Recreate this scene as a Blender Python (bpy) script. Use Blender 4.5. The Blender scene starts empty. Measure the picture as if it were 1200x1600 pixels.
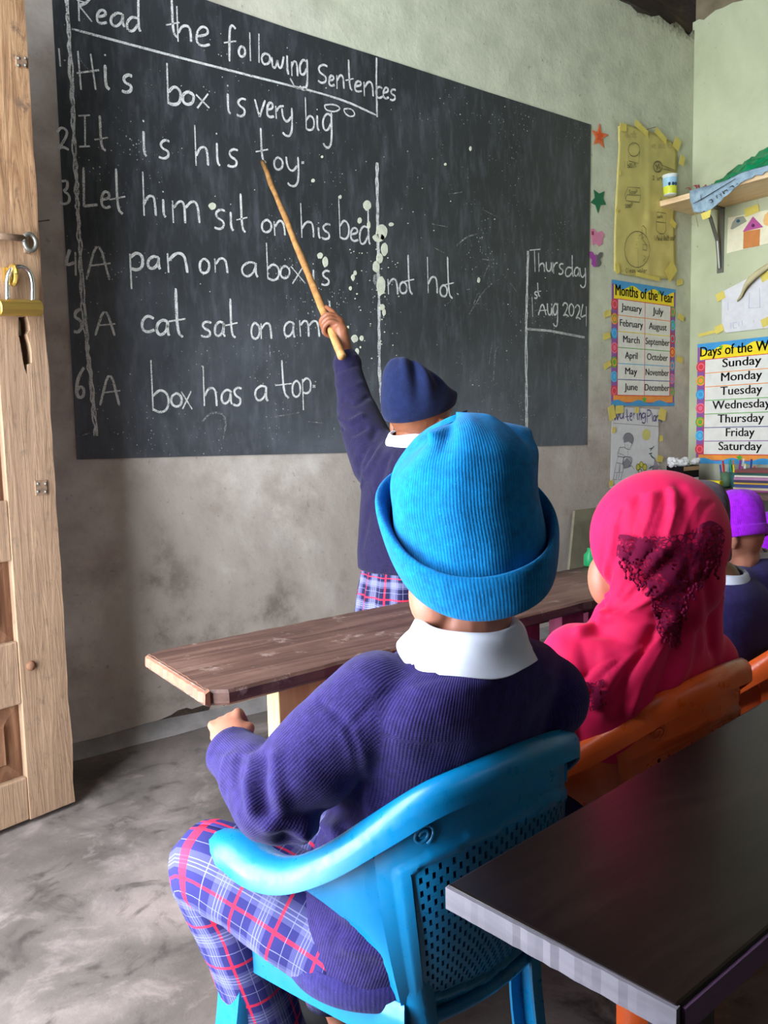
import bpy, bmesh, math, random
import numpy as np
from mathutils import Vector, Matrix, noise
from mathutils.bvhtree import BVHTree
PI = math.pi
R = math.radians
random.seed(7)
SC = bpy.context.scene
COL = SC.collection

# ------------------------------------------------------------------ camera, sky, portals, exposure
FPX, CAMH = 1240.0, 0.9
YAW, PITCH, ROLL = R(37.5), R(5.67), R(-1.33)
_fw = Vector((math.sin(YAW)*math.cos(PITCH), math.cos(YAW)*math.cos(PITCH), -math.sin(PITCH)))
_rt = Vector((math.cos(YAW), -math.sin(YAW), 0)); _up = _rt.cross(_fw)
CR = math.cos(ROLL)*_rt + math.sin(ROLL)*_up
CU = -math.sin(ROLL)*_rt + math.cos(ROLL)*_up
CF = _fw
CP = Vector((0, 0, CAMH))
cd = bpy.data.cameras.new('camera'); cam = bpy.data.objects.new('camera', cd); COL.objects.link(cam)
cd.sensor_fit = 'VERTICAL'; cd.sensor_height = 36.0; cd.lens = FPX*36/1600; cd.clip_start = .02
cam.matrix_world = Matrix(((CR.x, CU.x, -CF.x, CP.x), (CR.y, CU.y, -CF.y, CP.y), (CR.z, CU.z, -CF.z, CP.z), (0, 0, 0, 1)))
SC.camera = cam
SC.view_settings.view_transform = 'Standard'; SC.view_settings.look = 'None'
SC.view_settings.gamma = 1; SC.view_settings.use_curve_mapping = False
SC.view_settings.exposure = 0.0
wd = bpy.data.worlds.new('sky'); SC.world = wd; wd.use_nodes = True
wb = wd.node_tree.nodes['Background']; wb.inputs[0].default_value = (.80, .88, 1.0, 1); wb.inputs[1].default_value = 27.0
def portal(name, loc, size, rot):
    l = bpy.data.lights.new(name, 'AREA'); l.shape = 'RECTANGLE'; l.size, l.size_y = size
    l.cycles.is_portal = True
    o = bpy.data.objects.new(name, l); o.location = loc; o.rotation_euler = rot; COL.objects.link(o)
    return o
XL, XR, YW, YB, ZC = -0.34, 3.762, 2.3027, -3.2, 2.95      # room: left, right, board wall, back wall, roof
DOOR_Y0, DOOR_Y1, DOOR_H = 0.72, 1.80, 2.15                # doorway in the left wall
FILL_GAP = [(0.2, 1.9, 2.45, 2.85)]                             # added unseen eaves gap in the left wall, for soft fill light (y0, y1, z0, z1)
BWIN = []        # windows in the back wall (x0, x1, z0, z1)
portal('doorway_portal', (XL-.05, (DOOR_Y0+DOOR_Y1)/2, DOOR_H/2), (DOOR_H, DOOR_Y1-DOOR_Y0), (0, -PI/2, 0))
for (a, b, c, d) in FILL_GAP:
    portal('fill_portal', (XL-.05, (a+b)/2, (c+d)/2), (d-c, b-a), (0, -PI/2, 0))
for (a, b, c, d) in BWIN:
    portal('fill_portal', ((a+b)/2, YB-.05, (c+d)/2), (b-a, d-c), (PI/2, 0, 0))

# ------------------------------------------------------------------ picture point -> place in the room
def ray(x, y): return CF + CR*((x-600)/FPX) - CU*((y-800)/FPX)
def at(x, y, d): return CP + ray(x, y)*d                                  # at a distance along the view
def FW(x, y, e=0.0): r = ray(x, y); return CP + r*((YW-e)/r.y)            # on the board wall
def RW(x, y, e=0.0): r = ray(x, y); return CP + r*((XR-e)/r.x)            # on the right wall
def HZ(x, y, z): r = ray(x, y); return CP + r*((z-CAMH)/r.z)              # on a level plane
def PL(x, y, p, n): r = ray(x, y); return CP + r*((Vector(p)-CP).dot(n)/r.dot(n))

# ------------------------------------------------------------------ material helpers
def srgb(*c):
    if len(c) == 1: c = c[0]
    return tuple(((v/255)/12.92 if v/255 <= .04045 else ((v/255+.055)/1.055)**2.4) for v in c) + (1,)
class NT:
    def __init__(s, name, rough=.6, spec=.3, color=(.5,.5,.5,1)):
        s.m = bpy.data.materials.new(name); s.m.use_nodes = True
        s.t = s.m.node_tree; s.n = s.t.nodes; s.b = s.n['Principled BSDF']; s.out = s.n['Material Output']
        s.b.inputs['Roughness'].default_value = rough; s.b.inputs['Specular IOR Level'].default_value = spec
        s.b.inputs['Base Color'].default_value = color
    def new(s, typ, ins=None, **kw):
        nd = s.n.new(typ)
        for k, v in kw.items(): setattr(nd, k, v)
        for k, v in (ins or {}).items():
            if isinstance(v, bpy.types.NodeSocket): s.t.links.new(v, nd.inputs[k])
            else: nd.inputs[k].default_value = v
        return nd
    def link(s, a, b): s.t.links.new(a, b)
    def coord(s, kind='Object', scale=(1,1,1), rot=(0,0,0)):
        tc = s.new('ShaderNodeTexCoord')
        return s.new('ShaderNodeMapping', {0: tc.outputs[kind], 'Scale': scale, 'Rotation': rot}).outputs[0]
    def geo(s, scale=(1,1,1)):
        g = s.new('ShaderNodeNewGeometry'); return s.new('ShaderNodeMapping', {0: g.outputs['Position'], 'Scale': scale}).outputs[0]
    def noise(s, vec, scale, detail=4, rough=.55, dist=0):
        return s.new('ShaderNodeTexNoise', {'Vector': vec, 'Scale': scale, 'Detail': detail, 'Roughness': rough, 'Distortion': dist}).outputs[0]
    def ramp(s, fac, stops, interp='LINEAR'):
        r = s.new('ShaderNodeValToRGB', {0: fac}); cr = r.color_ramp; cr.interpolation = interp
        while len(cr.elements) < len(stops): cr.elements.new(.5)
        for e, (p, c) in zip(cr.elements, stops):
            e.position = p; e.color = c if len(c) == 4 else tuple(c)+(1,)
        return r.outputs[0]
    def mask(s, fac, a, b):
        return s.new('ShaderNodeMapRange', {0: fac, 1: a, 2: b}).outputs[0]
    def math(s, op, a, b=0.0, c=0.0):
        return s.new('ShaderNodeMath', {0: a, 1: b, 2: c}, operation=op).outputs[0]
    def mix(s, fac, a, b, blend='MIX'):
        nd = s.new('ShaderNodeMix', data_type='RGBA', blend_type=blend)
        for i, v in ((0, fac), (6, a), (7, b)):
            if isinstance(v, bpy.types.NodeSocket): s.link(v, nd.inputs[i])
            else: nd.inputs[i].default_value = v
        return nd.outputs[2]
    def base(s, sock): s.link(sock, s.b.inputs['Base Color'])
    def rough(s, sock): s.link(sock, s.b.inputs['Roughness'])
    def bump(s, h, strength=.3, dist=.002):
        prev = s.b.inputs['Normal'].links[0].from_socket if s.b.inputs['Normal'].links else None
        nd = s.new('ShaderNodeBump', {'Height': h, 'Strength': strength, 'Distance': dist})
        if prev: s.link(prev, nd.inputs['Normal'])
        s.link(nd.outputs[0], s.b.inputs['Normal'])
def plain(name, c, rough=.6, spec=.3, nz=.06, scale=60):
    m = NT(name, rough, spec); v = m.geo()
    f = m.noise(v, scale, 3)
    c0 = srgb(*c); lo = tuple(x*(1-nz*2) for x in c0[:3])+(1,); hi = tuple(min(1, x*(1+nz*2)) for x in c0[:3])+(1,)
    m.base(m.ramp(f, [(.3, lo), (.7, hi)])); return m.m

M = {}
# plaster of the board wall
m = NT('plaster_board_wall', .85, .15); v = m.geo()
n1 = m.noise(v, 1.3, 6, .6, .4); n2 = m.noise(v, 7, 8, .65); n3 = m.noise(v, 40, 6, .7)
sep = m.new('ShaderNodeSeparateXYZ', {0: v})
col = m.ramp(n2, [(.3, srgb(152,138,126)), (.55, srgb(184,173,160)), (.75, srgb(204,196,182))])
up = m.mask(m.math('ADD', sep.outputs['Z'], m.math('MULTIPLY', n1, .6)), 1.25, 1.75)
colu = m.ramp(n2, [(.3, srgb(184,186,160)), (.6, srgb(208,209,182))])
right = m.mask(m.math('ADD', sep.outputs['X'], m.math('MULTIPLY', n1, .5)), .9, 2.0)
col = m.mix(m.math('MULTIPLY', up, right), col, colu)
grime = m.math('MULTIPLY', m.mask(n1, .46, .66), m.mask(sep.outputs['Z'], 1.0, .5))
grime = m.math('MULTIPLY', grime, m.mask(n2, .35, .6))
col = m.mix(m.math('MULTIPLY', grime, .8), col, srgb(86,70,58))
col = m.mix(m.mask(n3, .62, .76), col, srgb(110,98,88))
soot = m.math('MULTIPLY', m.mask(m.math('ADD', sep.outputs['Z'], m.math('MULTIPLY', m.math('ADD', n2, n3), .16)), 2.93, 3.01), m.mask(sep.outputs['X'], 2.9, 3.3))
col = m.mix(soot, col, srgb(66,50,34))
m.base(col); m.bump(n3, .35, .004); m.bump(n2, .4, .012); M['plaster'] = m.m
# plaster of the right wall
m = NT('plaster_side_wall', .85, .15); v = m.geo()
n1 = m.noise(v, 2.0, 6, .6, .3); n3 = m.noise(v, 35, 6, .7)
sep = m.new('ShaderNodeSeparateXYZ', {0: v})
col = m.ramp(n1, [(.3, srgb(170,173,138)), (.6, srgb(193,196,160))])
col = m.mix(m.mask(m.math('ADD', sep.outputs['Z'], m.math('MULTIPLY', n1, .2)), 1.0, .7), col, srgb(158,156,140))
col = m.mix(m.mask(n3, .66, .74), col, srgb(130,128,100))
m.base(col); m.bump(n3, .3, .004); m.bump(n1, .5, .03); M['plaster_side'] = m.m
M['plaster_plain'] = plain('plaster_plain', (104,96,86), .85, .15, .05, 8)
# floor
m = NT('cement_floor', .5, .35); v = m.geo()
n1 = m.noise(v, 2.2, 7, .62, .8); n2 = m.noise(v, 9, 8, .7, .5); n3 = m.noise(v, 60, 5, .7)
col = m.ramp(n1, [(.32, srgb(76,70,65)), (.5, srgb(100,92,86)), (.62, srgb(122,111,105)), (.74, srgb(146,131,124))])
col = m.mix(m.math('MULTIPLY', m.mask(n2, .53, .74), .6), col, srgb(158,142,136))
col = m.mix(m.mask(n2, .46, .34), col, srgb(66,60,57))
m.base(col); m.rough(m.ramp(n2, [(.3, (.36,)*3), (.7, (.62,)*3)])); m.bump(n3, .25, .003); m.bump(n2, .2, .004); M['floor'] = m.m
# blackboard paint with chalk dust and a painted-in sheen
m = NT('blackboard_paint', .5, .38); v = m.geo()
n1 = m.noise(v, 1.8, 7, .65, .5); n2 = m.noise(m.geo((9, 9, 2.2)), 3, 7, .7); n4 = m.noise(v, 300, 2, .5)
col = m.ramp(n1, [(.3, srgb(40,42,43)), (.55, srgb(50,53,54)), (.75, srgb(68,71,73))])
col = m.mix(m.math('MULTIPLY', m.mask(n2, .48, .8), .38), col, srgb(120,124,130))
zz = m.new('ShaderNodeSeparateXYZ', {0: v}); col = m.mix(m.math('MULTIPLY', m.math('MULTIPLY', m.mask(zz.outputs['Z'], 1.45, .9), m.mask(n1, .3, .65)), .34), col, srgb(128,132,140))  # lighter and bluer low down: sheen painted in along with the dust
vo = m.new('ShaderNodeTexVoronoi', {'Vector': v, 'Scale': 110.0, 'Randomness': 1.0})
rnd = m.new('ShaderNodeSeparateColor', {0: vo.outputs['Color']}); sp = m.math('LESS_THAN', vo.outputs['Distance'], m.math('MULTIPLY', m.math('MULTIPLY', m.mask(m.noise(v, 4.5, 5, .7), .44, .72), .42), m.math('POWER', rnd.outputs[0], 1.7)))
vo2 = m.new('ShaderNodeTexVoronoi', {'Vector': v, 'Scale': 24.0, 'Randomness': 1.0})
rnd2 = m.new('ShaderNodeSeparateColor', {0: vo2.outputs['Color']}); sp2 = m.math('LESS_THAN', vo2.outputs['Distance'], m.math('MULTIPLY', m.math('MULTIPLY', m.mask(m.noise(v, 6, 4, .7), .46, .75), .3), m.math('POWER', rnd2.outputs[1], 3.0)))
col = m.mix(m.math('MULTIPLY', m.math('MAXIMUM', sp, sp2), .8), col, srgb(190,190,182))
m.base(col); m.bump(n2, .15, .003); m.bump(n4, .1, .001); M['board'] = m.m
# chalk: grains with gaps between
def chalk(name, c, lo, hi):
    m = NT(name, .95, .0); v = m.geo(); f = m.noise(v, 420, 3, .6); g = m.noise(v, 60, 2)
    a = m.mask(m.math('ADD', f, m.math('MULTIPLY', g, .35)), lo, hi)
    m.b.inputs['Base Color'].default_value = srgb(*c); m.link(a, m.b.inputs['Alpha']); return m.m
M['chalk'] = chalk('chalk', (218,218,210), .52, .68)
M['chalk_bold'] = chalk('chalk_bold', (206,206,198), .48, .64)
M['chalk_faint'] = chalk('chalk_faint', (190,190,184), .66, .84)
M['paint_drop'] = plain('paint_drop', (208,208,184), .7, .2)
def wood(name, stops, sc=(1, 1, 1), rough=.6, spec=.3, grain=(1.5, 30, 30), bumpd=.002, scar=None, coord='Object', fine=1):
    m = NT(name, rough, spec); v = m.coord(coord, tuple(a*b for a, b in zip(sc, grain)))
    n = m.noise(v, 1.0, 8, .65, 1.2); n2 = m.noise(m.coord(coord), 7, 6, .6, .3)
    f = m.math('ADD', m.math('MULTIPLY', n, .7), m.math('MULTIPLY', n2, .3))
    col = m.ramp(f, stops)
    if scar:
        col = m.mix(m.mask(m.noise(m.coord(coord), 22, 6, .75), .58, .7), col, srgb(*scar))
    m.base(col); m.bump(n, .5, bumpd); return m
m = wood('door_wood', [(.3, srgb(92,66,46)), (.45, srgb(140,104,72)), (.58, srgb(170,134,98)), (.72, srgb(204,170,130))], grain=(44, 44, 3.4), rough=.75, bumpd=.006, scar=(104,82,64))
lk = m.b.inputs['Base Color'].links[0].from_socket; sz = m.new('ShaderNodeSeparateXYZ', {0: m.coord('Object')}); nn = m.noise(m.coord('Object'), 5, 6, .7)
wz = m.mask(m.math('ADD', sz.outputs['Z'], m.math('MULTIPLY', nn, .5)), 1.75, 1.35)
col = m.mix(m.math('MULTIPLY', wz, .62), lk, srgb(134,112,92)); col = m.mix(m.math('MULTIPLY', m.mask(m.noise(m.coord('Object', (30, 30, 12)), 2.2, 8, .75), .56, .70), .55), col, srgb(78,58,44))
m.base(col); M['door'] = m.m
m = wood('door_panel_wood', [(.3, srgb(70,46,32)), (.5, srgb(112,76,52)), (.7, srgb(150,112,84))], grain=(34, 34, 3.0), rough=.75, bumpd=.004)
M['door_panel'] = m.m
m = wood('desk_wood', [(.3, srgb(52,34,28)), (.48, srgb(88,62,52)), (.6, srgb(112,84,72)), (.75, srgb(140,112,98))], grain=(2.2, 36, 36), rough=.5, spec=.4, bumpd=.002, scar=(150,128,116))
M['desk'] = m.m
m = wood('near_desk_wood', [(.3, srgb(13,8,7)), (.5, srgb(20,12,11)), (.7, srgb(32,21,18))], grain=(3, 22, 22), rough=.32, spec=.2, bumpd=.0008)
M['near_desk'] = m.m
M['near_edge'] = wood('near_desk_edge_wood', [(.3, srgb(78,73,78)), (.5, srgb(100,95,102)), (.7, srgb(124,116,120))], grain=(20, 3, 20), rough=.5, bumpd=.001).m
M['purple_edge'] = plain('purple_desk_edge', (88,60,92), .5, .3)
M['pine'] = wood('pine_wood', [(.3, srgb(170,122,70)), (.5, srgb(200,154,98)), (.7, srgb(216,178,124))], grain=(30, 30, 3), rough=.6, bumpd=.001).m
M['pine_shelf'] = wood('shelf_pine', [(.3, srgb(196,160,114)), (.5, srgb(222,190,146)), (.7, srgb(236,208,166))], grain=(30, 3, 30), rough=.6, bumpd=.001).m
M['red_leg'] = wood('red_leg_wood', [(.3, srgb(96,34,58)), (.5, srgb(140,52,84)), (.7, srgb(168,76,108))], grain=(20, 20, 3), rough=.55).m
M['dark_wood'] = wood('dark_roof_wood', [(.3, srgb(30,24,18)), (.5, srgb(58,46,34)), (.7, srgb(90,74,54))], grain=(3, 20, 20), rough=.85).m
M['metal'] = NT('grey_metal', .45, .5, srgb(120,118,108)).m; M['metal'].node_tree.nodes['Principled BSDF'].inputs['Metallic'].default_value = .7
M['steel'] = NT('bright_steel', .25, .5, srgb(215,215,218)).m; M['steel'].node_tree.nodes['Principled BSDF'].inputs['Metallic'].default_value = 1
M['brass'] = NT('brass', .35, .5, srgb(176,144,70)).m; M['brass'].node_tree.nodes['Principled BSDF'].inputs['Metallic'].default_value = .8
M['rust'] = plain('rusty_metal', (122,98,78), .7, .3, .2, 90)
M['black'] = plain('matt_black', (18,17,17), .8, .1)

# ------------------------------------------------------------------ mesh helpers
def link_mesh(name, verts, faces, mat, parent=None, smooth=False, uv=None, uvf=None):
    me = bpy.data.meshes.new(name)
    me.from_pydata([tuple(v) for v in verts], [], faces)
    if uv is not None:
        l = me.uv_layers.new(name='UVMap')
        k = 0
        for f in faces:
            for vi in f: l.data[k].uv = uv[vi]; k += 1
    if uvf is not None:
        l = me.uv_layers.new(name='UVMap'); l.data.foreach_set('uv', [c for f in uvf for p in f for c in p])
    for mm in (mat if isinstance(mat, (list, tuple)) else [mat]): me.materials.append(mm)
    if smooth:
        me.polygons.foreach_set('use_smooth', [True]*len(me.polygons))
    me.update()
    o = bpy.data.objects.new(name, me); COL.objects.link(o)
    if parent is not None: o.parent = parent
    return o
def tag(o, label=None, cat=None, group=None, kind=None):
    if label: o['label'] = label
    if cat: o['category'] = cat
    if group: o['group'] = group
    if kind: o['kind'] = kind
    return o
def empty(name, loc, label, cat, group=None, rot=0.0):
    o = bpy.data.objects.new(name, None); o.location = loc; o.rotation_euler = (0, 0, rot); o.empty_display_size = .05
    COL.objects.link(o); return tag(o, label, cat, group)
class MB:
    def __init__(s): s.v = []; s.f = []
    def add(s, vs, fs):
        k = len(s.v); s.v += [Vector(x) for x in vs]; s.f += [tuple(i+k for i in f) for f in fs]; return s
    def box(s, c, d, mat3=None):
        c = Vector(c); vs = []
        for x in (-.5, .5):
            for y in (-.5, .5):
                for z in (-.5, .5):
                    q = Vector((x*d[0], y*d[1], z*d[2])); vs.append(c + (mat3 @ q if mat3 else q))
        return s.add(vs, [(0,1,3,2), (4,6,7,5), (0,4,5,1), (2,3,7,6), (0,2,6,4), (1,5,7,3)])
    def prism(s, pts, off):
        """closed polygon pts, pushed along off"""
        n = len(pts); off = Vector(off)
        return s.add(list(pts)+[Vector(p)+off for p in pts], [tuple(range(n)), tuple(range(2*n-1, n-1, -1))] + [(i, i+n, (i+1) % n+n, (i+1) % n) for i in range(n)])
    def loft(s, rings, closed=True, caps=True):
        n = len(rings[0]); k = len(s.v); s.v += [Vector(p) for r in rings for p in r]
        for i in range(len(rings)-1):
            for j in range(n if closed else n-1):
                a = k+i*n+j; b = k+i*n+(j+1) % n; s.f.append((a, b, b+n, a+n))
        if caps and closed:
            s.f.append(tuple(range(k+n-1, k-1, -1))); e = k+(len(rings)-1)*n; s.f.append(tuple(range(e, e+n)))
        return s
    def tube(s, pts, rad, n=10, flat=1.0, up=None):
        pts = [Vector(p) for p in pts]; rr = rad if isinstance(rad, (list, tuple)) else [rad]*len(pts); rings = []
        prev = None
        for i, p in enumerate(pts):
            t = (pts[min(i+1, len(pts)-1)]-pts[max(i-1, 0)]).normalized()
            a = Vector(up) if up else (prev or (Vector((0, 0, 1)) if abs(t.z) < .9 else Vector((1, 0, 0))))
            a = (a - t*a.dot(t)).normalized(); prev = a; b = t.cross(a)
            rings.append([p + a*(math.cos(2*PI*j/n)*rr[i]*flat) + b*(math.sin(2*PI*j/n)*rr[i]) for j in range(n)])
        return s.loft(rings)
    def ell(s, c, rx, ry, rz, m3=None, nu=16, nv=10):
        c = Vector(c); vs = []; fs = []
        for i in range(1, nv):
            for j in range(nu):
                q = Vector((rx*math.sin(PI*i/nv)*math.cos(2*PI*j/nu), ry*math.sin(PI*i/nv)*math.sin(2*PI*j/nu), rz*math.cos(PI*i/nv)))
                vs.append(c + (m3 @ q if m3 else q))
        for i in range(nv-2):
            for j in range(nu): fs.append((i*nu+j, (i+1)*nu+j, (i+1)*nu+(j+1) % nu, i*nu+(j+1) % nu))
        q = Vector((0, 0, rz)); vs.append(c + (m3 @ q if m3 else q)); q = -q; vs.append(c + (m3 @ q if m3 else q))
        t = len(vs)-2
        for j in range(nu): fs.append((t, j, (j+1) % nu)); fs.append((t+1, (nv-2)*nu+(j+1) % nu, (nv-2)*nu+j))
        return s.add(vs, fs)
    def build(s, name, mat, parent=None, smooth=False, bevel=0, origin=None):
        vs = s.v
        if origin is not None: vs = [v-Vector(origin) for v in vs]
        o = link_mesh(name, vs, s.f, mat, parent, smooth)
        bm = bmesh.new(); bm.from_mesh(o.data); bmesh.ops.recalc_face_normals(bm, faces=bm.faces); bm.to_mesh(o.data); bm.free()
        if origin is not None: o.location = origin
        if bevel:
            b = o.modifiers.new('bevel', 'BEVEL'); b.width = bevel; b.segments = 2; b.limit_method = 'ANGLE'
        return o
def smooth_path(pts, n=8):
    pts = [Vector(p) for p in pts]; P = [pts[0]*2-pts[1]]+pts+[pts[-1]*2-pts[-2]]; o = []
    for i in range(1, len(P)-2):
        for k in range(n):
            t = k/n; a, b, c, d = P[i-1:i+3]
            o.append(.5*((2*b)+(c-a)*t+(2*a-5*b+4*c-d)*t*t+(3*b-a-3*c+d)*t**3))
    o.append(pts[-1]); return o
def lerp_list(xs, n):
    o = []
    for i in range(n):
        t = i/(n-1)*(len(xs)-1); k = min(int(t), len(xs)-2); o.append(xs[k]*(1-(t-k))+xs[k+1]*(t-k))
    return o

# ------------------------------------------------------------------ the room
def wall_x(name, x, y0, y1, z1, holes, mat, th):
    """wall in the plane x, pierced by holes (y0, y1, z0, z1), thickness th outward"""
    b = MB(); ys = sorted({y0, y1}|{h[0] for h in holes}|{h[1] for h in holes}); zs = sorted({0, z1}|{h[2] for h in holes}|{h[3] for h in holes})
    for i in range(len(ys)-1):
        for j in range(len(zs)-1):
            cy, cz = (ys[i]+ys[i+1])/2, (zs[j]+zs[j+1])/2
            if any(h[0] < cy < h[1] and h[2] < cz < h[3] for h in holes): continue
            b.box((x+th/2, cy, cz), (abs(th), ys[i+1]-ys[i], zs[j+1]-zs[j]))
    return tag(b.build(name, mat), kind='structure')
fl = MB().box(((XL+XR)/2, (YW+YB)/2, -.05), (XR-XL+.6, YW-YB+.6, .1)).build('floor', M['floor']); tag(fl, kind='structure')
# board wall with a broken, ragged top near the corner
top = [(XL-.1, 2.93), (1.6, 2.93), (2.3, 2.92), (2.9, 2.90)]
for px, py in ((958, -6), (970, 2), (985, 8), (996, 20), (1008, 22), (1018, 26), (1030, 24), (1040, 33), (1047, 38), (1056, 34), (1066, 42), (1072, 52), (1078, 58), (1084, 47)):
    q = FW(px, py); top.append((q.x, q.z))
top.append((XR+.1, top[-1][1]))
pts = [Vector((XL-.2, YW, 0))] + [Vector((x, YW, z)) for x, z in [(XL-.2, 2.93)]+top[1:]] + [Vector((XR+.1, YW, 0))]
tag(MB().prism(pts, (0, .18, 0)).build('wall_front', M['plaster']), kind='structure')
rt = [(YW, RW(1085, 34).z)]
for px, py in ((1092, 30), (1100, 31), (1108, 24), (1118, 16), (1130, 12), (1145, 4), (1160, 1), (1180, -8)):
    q = RW(px, py); rt.append((q.y, q.z))
rt += [(1.5, 2.95), (YB, 2.95)]
pts = [Vector((XR, YW+.1, 0)), Vector((XR, YW+.1, rt[0][1]))] + [Vector((XR, y, z)) for y, z in rt] + [Vector((XR, YB, 0))]
tag(MB().prism(pts, (.18, 0, 0)).build('wall_right', M['plaster_side']), kind='structure')
wall_x('wall_left', XL, YB, YW, 3.0, [(DOOR_Y0, DOOR_Y1, 0, DOOR_H)]+list(FILL_GAP), M['plaster_plain'], -.18)
b = MB(); xs = sorted({XL-.18, XR+.18}|{w[0] for w in BWIN}|{w[1] for w in BWIN})
for i in range(len(xs)-1):
    w = [w for w in BWIN if w[0] < (xs[i]+xs[i+1])/2 < w[1]]
    if w:
        z0, z1 = w[0][2:]; segs = [(0, z0), (z1, 3.0)]
    else: segs = [(0, 3.0)]
    for (a, c) in segs: b.box(((xs[i]+xs[i+1])/2, YB-.09, (a+c)/2), (xs[i+1]-xs[i], .18, c-a))
tag(b.build('wall_back', M['plaster_plain']), kind='structure')
# roof: dark corrugated sheet on rafters, set above the wall tops
b = MB(); n = 120; rings = []
for i in range(n+1):
    x = XL-.4+(XR-XL+.8)*i/n; dz = .015*math.sin(i*PI/2)
    rings.append([Vector((x, YB-.4, 3.32+dz)), Vector((x, YW+.5, 3.32+dz)), Vector((x, YW+.5, 3.335+dz)), Vector((x, YB-.4, 3.335+dz))])
b.loft(rings)
tag(b.build('ceiling', plain('rusted_roof_sheet', (58,50,40), .8, .2, .15, 6)), kind='structure')
for k, y in enumerate((YW+.07, 1.1, -.1, -1.3, -2.5)):
    tag(MB().box(((XL+XR)/2, y, 3.12), (XR-XL+.5, .12, .6)).build('trim_%d' % (k+1), M['dark_wood']), kind='structure')
tag(MB().box((XR+.06, (YW+YB)/2, 3.12), (.1, YW-YB, .62)).build('trim_6', plain('side_plate', (120,108,84), .85, .1, .1, 12)), kind='structure')
# swept cement upstand along the foot of the board wall
b = MB(); rings = []
for i in range(60):
    x = XL+(XR-XL)*i/59; h = .035+.012*noise.noise(Vector((x*4, 0, 0))); d = .03+.008*noise.noise(Vector((x*5, 3, 0)))
    rings.append([Vector((x, YW, -.01)), Vector((x, YW-d*1.6, -.01)), Vector((x, YW-d*1.5, .006)), Vector((x, YW-d*.6, h*.45)), Vector((x, YW-.004, h)), Vector((x, YW+.01, h))])
b.loft(rings); tag(b.build('baseboard_front', plain('cement_skirting', (128,122,118), .7, .2, .12, 14), smooth=True), kind='structure')

# ------------------------------------------------------------------ blackboard and its chalk writing
bc = [FW(916, 695), FW(922, 195), FW(590, 89), FW(312, -2)]
tl = Vector((bc[0].x*0+.690, YW, 2.205)); bl = FW(120, 718)
outline = [bl, FW(340, 712), FW(560, 707), FW(740, 700)]+[bc[0], bc[1], FW(760, 144), bc[2], FW(450, 45), tl]
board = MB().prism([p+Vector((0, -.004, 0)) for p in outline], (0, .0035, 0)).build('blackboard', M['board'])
tag(board, 'large black painted chalkboard with handwritten sentences on the plaster wall', 'blackboard')

def chaikin(p, n=2):
    for _ in range(n):
        if len(p) < 3: return p
        q = [p[0]]
        for a, b in zip(p[:-1], p[1:]): q += [(a[0]*.75+b[0]*.25, a[1]*.75+b[1]*.25), (a[0]*.25+b[0]*.75, a[1]*.25+b[1]*.75)]
        q.append(p[-1]); p = q
    return p
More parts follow.
